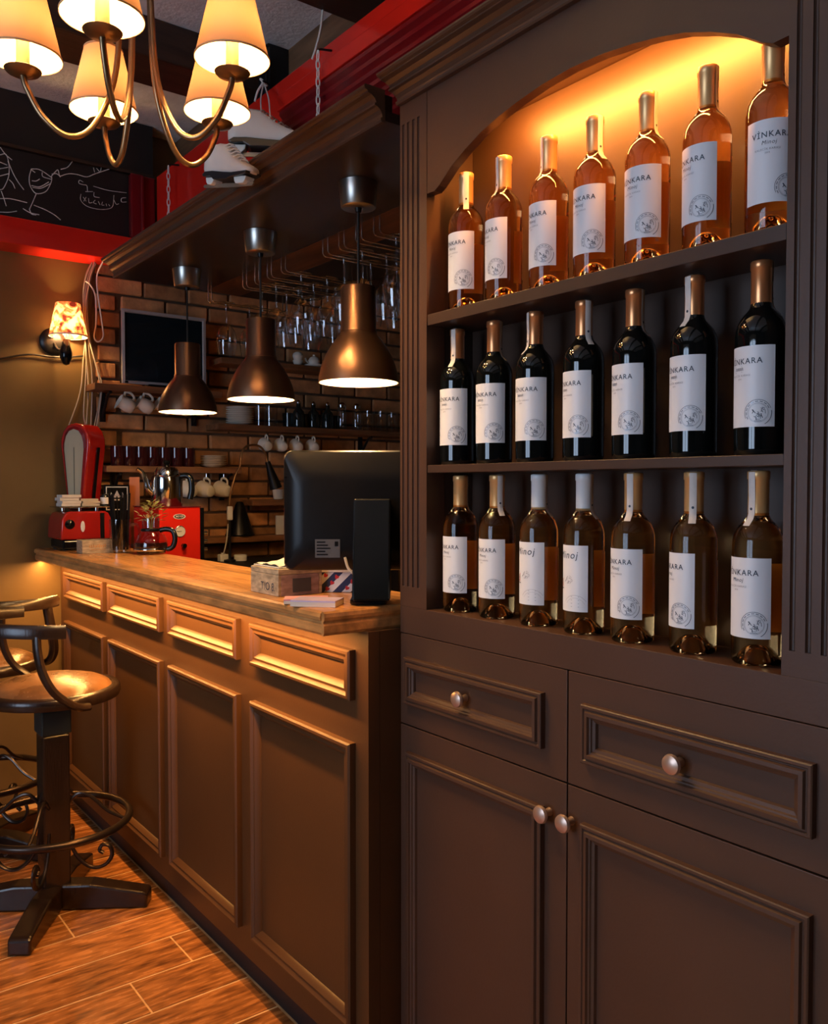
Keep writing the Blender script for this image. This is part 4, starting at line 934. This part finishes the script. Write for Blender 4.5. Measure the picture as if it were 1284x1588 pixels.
MB().tube(bez([hl+Vector((-.03, -.01, -.07)), hl+Vector((-.02, -.01, -.035)), hl+Vector((-.004, -.006, -.005)), hl+Vector((-.012, 0, .012)), hl+Vector((-.002, 0, .006)), hl+Vector((.012, 0, -.012))], 6), .0036, 6).build('lace_bow', ENAMEL, sk1)
MB().cyl(hl+Vector((0, -.012, 0)), hl+IM @ Vector((.021, 0, 0)), .004, 8).build('nail', BLACKMETAL, sk1)
sk2 = thing('ice_skate', 'white figure skate with black sole hanging in front of the canopy cornice', 'ice skate', onX(354, 290, 1.025), -YAW-.72, 'pair of white ice skates')
skate(sk2)
for ch_ in sk2.children: ch_.rotation_euler = (0, .20, 0)
sk2.scale = (.78,)*3
IM2 = Matrix.Scale(1/.78, 4) @ Matrix.Rotation(YAW+.72, 4, 'Z'); o2 = sk2.location
MB().tube(bez([(-.01, 0, .125)]+[IM2 @ (Vector(p)-o2) for p in ((1.05, o2.y+.03, 2.285), (1.10, o2.y+.04, 2.275), (1.2, s1.y-.02, 2.33), (1.29, s1.y-.01, 2.40))], 6), .0024, 6).build('hanging_lace', ENAMEL, sk2)

# ------------------------------------------------------------------ things on the worktop, far end
ZT = 1.1105
def W(x, y, Z=ZT): return onZ(x, y, Z)
# shop scale
scl = thing('counter_scale', 'red enamelled shop scale with tall dial head and steel tray', 'scale', (1.11, 3.80, ZT))
MB().box(1.005, 1.20, 3.71, 3.90, ZT+.004, ZT+.045).build('base', BLACKGLOSS, scl, world=True, smooth=0, bevel=.008)
for x in (1.022, 1.182): 
    for y in (3.73, 3.88): MB().cyl((x, y, ZT), (x, y, ZT+.006), .012, 12).build('foot', BLACKMATT, scl, world=True)
bp = [(.994, ZT+.046), (1.209, ZT+.046), (1.202, ZT+.13), (1.19, ZT+.155), (1.175, ZT+.163), (1.03, ZT+.163), (1.014, ZT+.155), (1.0, ZT+.13)]
MB().prism(bp, lambda u, v, t: (u, t, v), 3.70, 3.905).build('body', SCALERED, scl, world=True, smooth=30, bevel=.006)
MB().box(1.155, 1.171, 3.697, 3.7, ZT+.048, ZT+.155).build('stripe', BLACKMATT, scl, world=True, smooth=0)
MB().lathe([(0, 0), (.018, 0), (.02, .004), (.008, .010), (0, .012)], seg=16).xf(Matrix.Translation((1.03, 3.70, ZT+.11)) @ Matrix.Rotation(PI/2, 4, 'X')).build('badge', BLACKGLOSS, scl, world=True)
MB().lathe([(0, 0), (.008, 0), (.009, .003), (0, .006)], seg=12).xf(Matrix.Translation((1.082, 3.70, ZT+.10)) @ Matrix.Rotation(PI/2, 4, 'X') @ Matrix.Scale(2.6, 4, (0, 1, 0))).build('oval_badge', ENAMEL, scl, world=True)
for x in (1.03, 1.10, 1.17): MB().cyl((x, 3.80, ZT+.163), (x, 3.80, ZT+.178), .008, 12).build('tray_post', STEEL, scl, world=True)
MB().box(.994, 1.209, 3.71, 3.87, ZT+.178, ZT+.184).build('tray', STEEL, scl, world=True, smooth=0, bevel=.002)
# dial head: kite shape, faces the camera side
hc = (1.132, 3.855); hz0, hz1 = ZT+.165, onY(130, 657, 3.86).z
hw0, hw1 = .040, .078; H = hz1-hz0
outl = [(-hw0, 0), (hw0, 0), (hw1, H*.74), (hw1*.98, H*.82), (hw1*.82, H*.91), (hw1*.5, H*.975), (0, H), (-hw1*.5, H*.975), (-hw1*.82, H*.91), (-hw1*.98, H*.82), (-hw1, H*.74)]
RH = Matrix.Translation((hc[0], hc[1], hz0)) @ Matrix.Rotation(math.radians(-58), 4, 'Z')
b = MB().prism(outl, lambda u, v, t: (u, t, v), -.05, .055).xf(RH); b.build('dial_head', SCALERED, scl, world=True, smooth=30, bevel=.008)
inn = [(u*.68, H*.02+v*.91) for u, v in outl]
MB().prism(inn, lambda u, v, t: (u, t, v), -.053, -.0502).xf(RH).build('dial', SCALEFACE, scl, world=True, smooth=0)
ringp = MB(); n = len(outl)
vo = [(u*.80, -.0505, H*.012+v*.95) for u, v in outl]; vi = [(u*.68, -.056, H*.02+v*.91) for u, v in outl]
ringp.add(vo+vi, [(k, (k+1) % n, n+(k+1) % n, n+k) for k in range(n)]).xf(RH).build('dial_frame', DKRED, scl, world=True, smooth=0)
MB().box(-.0008, .0008, -.0545, -.0535, H*.15, H*.72).xf(RH).build('needle', BLACKMATT, scl, world=True, smooth=0)
tk = MB()
for k in range(9):
    a = math.radians(60+k*7.5); r0, r1 = H*.62, H*.66
    tk.add([(r0*math.cos(a), -.0534, H*.12+r0*math.sin(a)-.0015), (r1*math.cos(a), -.0534, H*.12+r1*math.sin(a)-.0015), (r1*math.cos(a), -.0534, H*.12+r1*math.sin(a)+.0015), (r0*math.cos(a), -.0534, H*.12+r0*math.sin(a)+.0015)], [(0, 1, 2, 3)])
o_ = tk.xf(RH).build('tick_marks', INK, scl, world=True, smooth=0); o_['kind'] = 'stuff'
sd = [(hw1+.0012, H*.70), (hw1+.0012, H*.2)]
sb = MB().prism([(-.008, H*.0), (.008, H*.0), (.008, H*.72), (-.008, H*.72)], lambda u, v, t: (hw0+(hw1-hw0)*v/(H*.74)+t, u, v), .0085, .010).xf(RH); sb.build('side_stripe', BLACKMATT, scl, world=True, smooth=0)
# paper stacks on the tray
def stack(name, lab, cat, x0, x1, y0, y1, z, hs, m, rot=0):
    r = thing(name, lab, cat, ((x0+x1)/2, (y0+y1)/2, z), rot); hx, hy = (x1-x0)/2, (y1-y0)/2; zz = 0
    for k, h_ in enumerate(hs):
        d = .004*math.sin(k*2.3)
        MB().box(-hx+d, hx+d, -hy-d, hy-d, zz+.0003, zz+h_).build('sheet_bundle', m, r, smooth=0, bevel=.001); zz += h_
    return r
stack('napkin_stack', 'stack of pale paper napkins on the left of the scale tray', 'napkins', 1.0, 1.078, 3.713, 3.785, ZT+.1845, (.012, .011, .013, .012), PAPER, .03)
stack('napkin_stack', 'flat pile of cream paper slips in the middle of the scale tray', 'paper slips', 1.086, 1.158, 3.713, 3.77, ZT+.1845, (.011, .010, .010), PLATE, -.04)
jr = thing('spice_jar', 'little dark jar with pale label on the scale tray', 'jar', (1.186, 3.735, ZT+.1845))
MB().lathe([(0, 0), (.018, 0), (.019, .004), (.019, .04), (.014, .05), (0, .052)], seg=20).build('body', DK, jr)
MB().lathe([(.0193, .008), (.0193, .036)], seg=14, a0=math.radians(170), a1=math.radians(300)).build('label', ENAMEL, jr)
# little wooden box before the scale
bxp = W(131, 859); bxr = W(176, 857)
wbx = thing('wooden_box', 'small flat wooden box with a printed lid in front of the red scale', 'box', ((bxp.x+bxr.x)/2, bxp.y+.05, ZT), -.06)
hx = (bxr.x-bxp.x)/2+.004
for sx_, sy_, ax, ay in ((0, -.045, hx, .003), (0, .045, hx, .003), (-hx+.003, 0, .003, .0415), (hx-.003, 0, .003, .0415)): MB().box(sx_-ax, sx_+ax, sy_-ay, sy_+ay, .0, .052).build('side', CRATE, wbx, smooth=0, bevel=.001)
MB().box(-hx+.006, hx-.006, -.0415, .0415, .001, .006).build('bottom', CRATE, wbx, smooth=0)
MB().box(-hx+.0062, hx-.0062, -.0415, .0415, .04, .048).build('lid', CRATE, wbx, smooth=0)
pb = MB()
for k in range(9): pb.box(-.034+k*.0075, -.030+k*.0075, -.0485, -.0482, .024-.002*(k % 2), .032+.002*(k % 3))
pb.box(-.03, .03, -.0485, -.0482, .014, .016).build('print', WOODEDGE, wbx, smooth=0)['kind'] = 'stuff'
# glass mug with black straws
mp_ = W(191, 858)
gm = thing('glass_mug', 'clear glass beer mug holding black straws on the worktop', 'glass mug', (mp_.x, mp_.y+.035, ZT))
MB().lathe([(0, .004), (.034, 0.0), (.040, .002), (.041, .02), (.043, .135), (.0405, .135), (.038, .02), (.034, .012), (0, .012)], seg=32).build('body', THIN2, gm, smooth=50)
MB().tube([(p[0]*math.cos(-.65), p[0]*math.sin(-.65), p[2]) for p in handle_pts(.041, .03, .11, .038)], .006, 8).build('handle', THIN2, gm)
rnd = random.Random(11)
for k in range(16):
    a = rnd.uniform(0, 2*PI); r0 = rnd.uniform(.004, .030); a2 = a+rnd.uniform(-.4, .4); r1 = r0*1.15+.008
    o = MB().cyl((r0*math.cos(a), r0*math.sin(a), .0), (r1*math.cos(a2), r1*math.sin(a2), .225+rnd.uniform(-.012, .012)), .0032, 8).build('drinking_straw', BLACKMATT)
    tag(o, 'black drinking straw standing in the glass mug', 'straw', 'black straws in the glass mug'); o.location = (mp_.x, mp_.y+.035, ZT+.0125)
# black tin with white line frame behind the straws
tn = thing('display_tin', 'black tin with white line border and emblem behind the straws', 'tin', (1.268, 3.845, ZT), -.12)
MB().box(-.055, .055, -.03, .03, 0, .275).build('body', BLACKGLOSS, tn, smooth=0, bevel=.004)
fr = MB(); vs_ = []
for i in (.008, .0125): vs_ += [(-.055+i, -.0305, .155+i), (.055-i, -.0305, .155+i), (.055-i, -.0305, .275-i), (-.055+i, -.0305, .275-i)]
fr.add(vs_, [(k, (k+1) % 4, 4+(k+1) % 4, 4+k) for k in range(4)]).build('line_border', PAPER, tn, smooth=0)
em = MB()
for pts in ([(-.03, .218), (.03, .218), (.03, .225), (-.03, .225)], [(-.03, .226), (-.024, .242), (-.018, .226)], [(-.012, .226), (0, .25), (.012, .226)], [(.018, .226), (.024, .242), (.03, .226)], [(-.022, .205), (.022, .205), (.022, .212), (-.022, .212)]):
    em.add([(u, -.0306, v) for u, v in pts], [tuple(range(len(pts)))])
em.build('emblem', PAPER, tn, smooth=0)['kind'] = 'stuff'
oc = W(214, 850); 
oc_ = thing('menu_stand', 'narrow orange table card in a clear stand beside the steel kettle', 'card', (1.352, 3.84, 1.0205), -.5)
MB().box(-.03, .03, -.006, .006, 0, .006).build('foot', ENAMEL, oc_, smooth=0)
MB().box(-.022, .022, -.002, .002, .006, .40).build('card', ORANGE, oc_, smooth=0)
# coffee pot with sprigs
cp = W(247, 860)
cf = thing('coffee_pot', 'glass coffee pot half full of coffee with black handle on the worktop', 'coffee pot', (cp.x-.012, cp.y+.055, ZT))
MB().lathe([(0, .002), (.050, .0), (.056, .002), (.063, .018), (.065, .035), (.060, .06), (.048, .08), (.036, .09), (.036, .096)], seg=40).build('bowl', THIN2, cf, smooth=60)
MB().lathe([(0, .004), (.052, .004), (.0605, .018), (.0625, .035), (.060, .046), (0, .0462)], seg=36).build('coffee', COFFEE, cf, smooth=40)
MB().lathe([(.0655, .014), (.067, .016), (.067, .022), (.0655, .024)], seg=40).build('steel_band', STEEL, cf)
MB().lathe([(.037, .09), (.039, .092), (.039, .098), (.037, .1)], seg=36).build('collar', BLACKMATT, cf)
MB().lathe([(.036, .098), (.034, .105), (.034, .142), (.033, .142), (.033, .105)], seg=32).build('upper_glass', THIN2, cf, smooth=60)
ha = -.75
MB().tube([(p[0]*math.cos(ha), p[0]*math.sin(ha), p[2]) for p in bez([(.037, 0, .094), (.062, 0, .099), (.088, 0, .092), (.098, 0, .065), (.092, 0, .035), (.078, 0, .022), (.064, 0, .020)], 6)], .0085, 10, flat=1.2).build('handle', BLACKGLOSS, cf)
fl = thing('sprig_bunch', 'bunch of pale green sprigs standing in the coffee pot neck', 'sprigs', (cp.x-.012, cp.y+.055, ZT+.1))
rnd = random.Random(4)
for k in range(54):
    a = rnd.uniform(0, 2*PI); r = rnd.uniform(.004, .050); z = rnd.uniform(.050, .112)-r*.6
    tip = Vector((r*math.cos(a), r*math.sin(a), z)); d = Vector((math.cos(a), math.sin(a), rnd.uniform(-.2, .8))).normalized(); sd_ = d.cross(Vector((0, 0, 1))).normalized()*.0085
    MB().add([tip-d*.006, tip+d*.008+sd_+Vector((0, 0, .003)), tip+d*.026, tip+d*.008-sd_+Vector((0, 0, .003))], [(0, 1, 2, 3)]).build('leaf', LEAF if k % 3 else FLOWER, fl, smooth=0)
for k in range(7):
    a = k*.9; MB().tube(bez([(0.004*math.cos(a), .004*math.sin(a), .0), (.01*math.cos(a), .01*math.sin(a), .03), (.028*math.cos(a), .028*math.sin(a), .055)], 4), .0012, 5).build('stalk', LEAF, fl)
# red espresso machine with kettle on it
mz1 = 1.293
em_ = thing('espresso_machine', 'red box shaped coffee machine with oval badge and round gauge', 'coffee machine', (1.405, 3.60, 1.0205))
MB().box(1.315, 1.495, 3.45, 3.75, 1.0245, mz1-.004).build('body', RED, em_, world=True, smooth=0, bevel=.004)
MB().box(1.312, 1.498, 3.447, 3.753, mz1-.0035, mz1).build('top_plate', DKRED, em_, world=True, smooth=0, bevel=.001)
MB().box(1.4955, 1.512, 3.452, 3.748, 1.03, mz1-.006).build('control_panel', BLACKGLOSS, em_, world=True, smooth=0)
for x in (1.33, 1.48):
    for y in (3.47, 3.73): MB().cyl((x, y, 1.0205), (x, y, 1.0245), .012, 12).build('foot', BLACKMATT, em_, world=True)
for z in (1.09, 1.125, 1.16): MB().cyl((1.512, 3.465, z+.02), (1.53, 3.465, z+.02), .008, 12).build('knob', CHROME, em_, world=True)
RY = Matrix.Rotation(PI/2, 4, 'X')
bx_, bz_ = onY(278, 801, 3.45).x, onY(278, 801, 3.45).z
MB().lathe([(0, 0), (.020, 0), (.0215, .0015), (0, .002)], seg=28).xf(Matrix.Translation((bx_, 3.45, bz_)) @ RY @ Matrix.Scale(.52, 4, (0, 1, 0)) @ Matrix.Scale(1.25, 4, (1, 0, 0))).build('badge', ENAMEL, em_, world=True)
MB().lathe([(0, 0), (.0175, 0), (0, .0012)], seg=28).xf(Matrix.Translation((bx_, 3.4482, bz_)) @ RY @ Matrix.Scale(.50, 4, (0, 1, 0)) @ Matrix.Scale(1.25, 4, (1, 0, 0))).build('badge_field', BLACKMATT, em_, world=True)
g = text_geo('MEYER', .0115, 0, 1.0, .0002); MB().add([(bx_+v.x, 3.4460, bz_+v.y) for v in g[0]], g[1]).build('badge_lettering', ENAMEL, em_, world=True, smooth=0)['kind'] = 'stuff'
gx_, gz_ = onY(279, 824, 3.45).x, onY(279, 824, 3.45).z
MB().lathe([(.023, 0), (.024, .004), (.0215, .006), (.0205, .003)], seg=32).xf(Matrix.Translation((gx_, 3.45, gz_)) @ RY).build('gauge_rim', CHROME, em_, world=True)
MB().lathe([(0, .0015), (.021, .0015), (.021, .003), (0, .003)], seg=32).xf(Matrix.Translation((gx_, 3.45, gz_)) @ RY).build('gauge', GAUGE, em_, world=True)
MB().box(gx_-.014, gx_+.006, 3.4455, 3.4468, gz_-.001, gz_+.001).build('gauge_needle', BLACKMATT, em_, world=True, smooth=0)
MB().lathe([(0, 0), (.009, 0), (.009, .02), (0, .022)], seg=16).xf(Matrix.Translation((onY(284, 846, 3.45).x, 3.45, onY(284, 846, 3.45).z)) @ RY).build('tap', BLACKGLOSS, em_, world=True)
kx = onY(259, 760, 3.58)
ket = thing('kettle', 'polished steel coffee kettle with long spout on the red machine', 'kettle', (kx.x, 3.58, mz1+.0005))
MB().lathe([(0, 0), (.062, 0), (.065, .004), (.066, .11), (.064, .125), (.052, .132), (.050, .150), (.044, .160), (.040, .166), (0, .168)], seg=44).build('body', STEEL, ket, smooth=50)
MB().lathe([(0, .168), (.012, .168), (.010, .176), (.016, .186), (.012, .196), (0, .198)], seg=20).build('lid_knob', BLACKGLOSS, ket)
sa = PI+.45-YAW+.1
def KP(r, z, a=sa): return (r*math.cos(a), r*math.sin(a), z)
MB().tube(bez([KP(.060, .055), KP(.080, .075), KP(.088, .105), KP(.102, .140), KP(.125, .158)], 6), [.014-.0002*k for k in range(25)], 10).build('spout', STEEL, ket)
hb_ = -YAW
MB().tube(bez([KP(.058, .128, hb_), KP(.085, .13, hb_), KP(.102, .115, hb_), KP(.106, .07, hb_), KP(.098, .03, hb_)], 6), .010, 10, flat=1.3).build('handle', BLACKGLOSS, ket)
# ------------------------------------------------------------------ things on the worktop, near end
a, b_, c_ = W(432, 926), W(390, 917), W(500, 905)
def yawbox(name, m, root, x0, x1, y0, y1, z0, z1, bevel=.0015): return MB().box(x0, x1, y0, y1, z0, z1).build(name, m, root, smooth=0, bevel=bevel)
# crate: corner a, left face runs to b_, right face runs to c_
ang = math.atan2(a.y-b_.y, a.x-b_.x)
u = Vector((c_.x-a.x, c_.y-a.y)); 
cr = thing('tea_crate', 'small pale wooden crate with handwriting on the bar end', 'crate', (1.058, 1.917, ZT), -PI/2)
cw, cl_, chh = .0725, .0615, .066
for sx_, sy_, ax, ay, m_ in ((0, -cl_+.004, cw, .004, CRATE), (0, cl_-.004, cw, .004, CRATE), (-cw+.004, 0, .004, cl_-.0085, CRATE2), (cw-.004, 0, .004, cl_-.0085, CRATE2)):
    MB().box(sx_-ax, sx_+ax, sy_-ay, sy_+ay, 0, chh*.78).build('side', m_, cr, smooth=0, bevel=.001)
MB().box(-cw, cw, -cl_, cl_, chh*.785, chh).build('lid', CRATE, cr, smooth=0, bevel=.0015)
MB().box(-cw+.009, cw-.009, -cl_+.009, cl_-.009, .0005, .005).build('bottom', CRATE, cr, smooth=0)
MB().box(cw-.0002, cw+.0004, -.022, .030, .008, .042).build('printed_patch', GREYPAPER, cr, smooth=0, bevel=0)
g = text_geo('T/O 8.', .028); MB().add([(v.x+.02, -cl_-.0004, v.y+.020) for v in g[0]], g[1]).build('handwriting', INK, cr, smooth=0)['kind'] = 'stuff'
cl2 = thing('folded_napkin', 'folded white cloth lying on the lid of the pale crate', 'cloth', (1.058, 1.925, ZT+chh+.0005), -PI/2)
b = MB(); n = 10; vs_ = []; fs = []
for i in range(n+1):
    for j in range(n+1):
        x, y = -.065+.13*i/n, -.05+.10*j/n; vs_.append((x, y, .004+.018*math.exp(-((x-.02)**2+(y-.01)**2)/.0025)+.002*math.sin(i*1.7+j)))
for i in range(n):
    for j in range(n): fs.append((i*(n+1)+j, (i+1)*(n+1)+j, (i+1)*(n+1)+j+1, i*(n+1)+j+1))
b.add(vs_, fs).build('fold', PAPER, cl2, smooth=60)
MB().box(-.067, .067, -.052, .052, 0, .003).build('lower_fold', PAPER, cl2, smooth=0, bevel=.001)
fp = W(528, 920)
fb = thing('striped_box', 'gift box with blue and white diagonal stripes and red hearts', 'box', (fp.x+.035, fp.y+.045, ZT), -YAW)
MB().box(-.052, .052, -.035, .035, 0, .05).build('carton', FRIS, fb, smooth=0, bevel=.001)
MB().box(-.054, .054, -.037, .037, .0505, .07).build('lid', ENAMEL, fb, smooth=0, bevel=.001)
for k, (hx_, hz_) in enumerate(((-.036, .008), (-.024, .023), (-.012, .038), (-.040, .042), (.014, .010), (.027, .026), (.040, .041))):
    pts = [(0, -.006), (.0055, .0), (.0055, .0045), (.003, .006), (0, .004), (-.003, .006), (-.0055, .0045), (-.0055, 0)]
    MB().add([(hx_+(x*.8+z*.5), -.0354, hz_+(z*.8-x*.5)) for x, z in pts], [tuple(range(8))]).build('heart', HEART, fb, smooth=0)
def cards(name, lab, m, loc, rz, w_, d_, n):
    r = thing(name, lab, 'leaflets', loc, rz)
    for k in range(n): MB().box(-w_, w_, -d_, d_, k*.0035+.0002, k*.0035+.0034).build('leaflet', m if k == n-1 else PAPER, r, smooth=0); 
    return r
p1 = W(470, 936); p2 = W(505, 945)
cards('leaflet_pile', 'pile of pink leaflets beside the pale crate', PINKCARD, (p1.x+.02, p1.y+.02, ZT), -.55, .05, .032, 3)
cards('leaflet_pile', 'pile of lilac leaflets at the moulded corner of the worktop', BLUECARD, (.998, 1.665, ZT), -.85, .052, .034, 4)
# till monitor seen from behind
MPX = 556
mc = EYEP+ray(MPX, 790)*2.03
mon = thing('till_monitor', 'black till monitor with its back to the room at the bar end', 'monitor', (mc.x, mc.y, ZT), -YAW)
mz0, mz1_ = onZ(500, 884, 0).z, 0
k_ = 2.03/F
zb_, zt_ = EYE-(883-HOR)*k_-ZT, EYE-(700-HOR)*k_-ZT
mw = .176
oP = []
def rrect(w_, z0, z1, r, n=6):
    pts = []
    for cx_, cz_, a0 in ((w_-r, z1-r, 0), (-w_+r, z1-r, 90), (-w_+r, z0+r, 180), (w_-r, z0+r, 270)):
        for k in range(n+1):
            a = math.radians(a0+90*k/n); pts.append((cx_+r*math.cos(a), cz_+r*math.sin(a)))
    return pts
def loft(secs):    # list of (y, polygon)
    b = MB(); n = len(secs[0][1]); vs_ = []; fs = []
    for y, poly in secs: vs_ += [(u_, y, v_) for u_, v_ in poly]
    for i in range(len(secs)-1):
        for k in range(n): fs.append((i*n+k, i*n+(k+1) % n, i*n+n+(k+1) % n, i*n+n+k))
    fs += [tuple(range(n)), tuple((len(secs)-1)*n+k for k in range(n))]
    return b.add(vs_, fs)
loft([(.032, rrect(mw-.002, zb_, zt_, .018)), (.0, rrect(mw, zb_-.002, zt_+.002, .02)), (-.012, rrect(mw-.004, zb_+.002, zt_-.002, .02)), (-.03, rrect(mw-.03, zb_+.03, zt_-.045, .03)), (-.034, rrect(mw-.05, zb_+.05, zt_-.065, .03))]).build('housing', BLACKMATT, mon, smooth=40)
MB().box(-mw+.012, mw-.012, .0322, .0335, zb_+.014, zt_-.012).build('screen', SCREEN, mon, smooth=0)
MB().box(-mw+.004, mw-.004, -.016, -.0135, zt_-.062, zt_-.060).build('seam', BLACKGLOSS, mon, smooth=0)
sx0 = (491-MPX)*k_; sx1 = (529-MPX)*k_; sz0 = EYE-(863-HOR)*k_-ZT; sz1 = EYE-(835-HOR)*k_-ZT
MB().box(sx0, sx1, -.0352, -.0342, sz0, sz1).build('type_plate', GREYPAPER, mon, smooth=0)
tl = MB()
for k in range(5): tl.box(sx0+.004, sx0+.024+.006*(k % 3), -.0355, -.0353, sz1-.008-k*.0072, sz1-.005-k*.0072)
tl.box(sx1-.012, sx1-.004, -.0355, -.0353, sz1-.016, sz1-.005)
tl.build('plate_print', BLACKMATT, mon, smooth=0)['kind'] = 'stuff'
# stand: wedge leg and foot
MB().prism([(-.125, .012), (-.055, .012), (-.036, EYE-(775-HOR)*k_-ZT), (-.052, EYE-(772-HOR)*k_-ZT)], lambda u_, v_, t: (t, u_, v_), (551-MPX)*k_, .078).build('stand_leg', BLACKGLOSS, mon, smooth=0, bevel=.005)
MB().prism(rrect(.085, -.075, .075, .03), lambda u_, v_, t: (u_*.5+.028, v_*.7-.055, t), 0.0005, .0115).build('stand_foot', BLACKGLOSS, mon, smooth=0, bevel=.003)
MB().tube(bez([(-.03, -.03, zb_+.03), (-.02, -.045, zb_+.005), (.0, -.05, zb_-.01), (.02, -.06, zb_-.012), (.05, -.055, zb_+.0)], 6), .0035, 6).build('lead', GREYCABLE, mon)
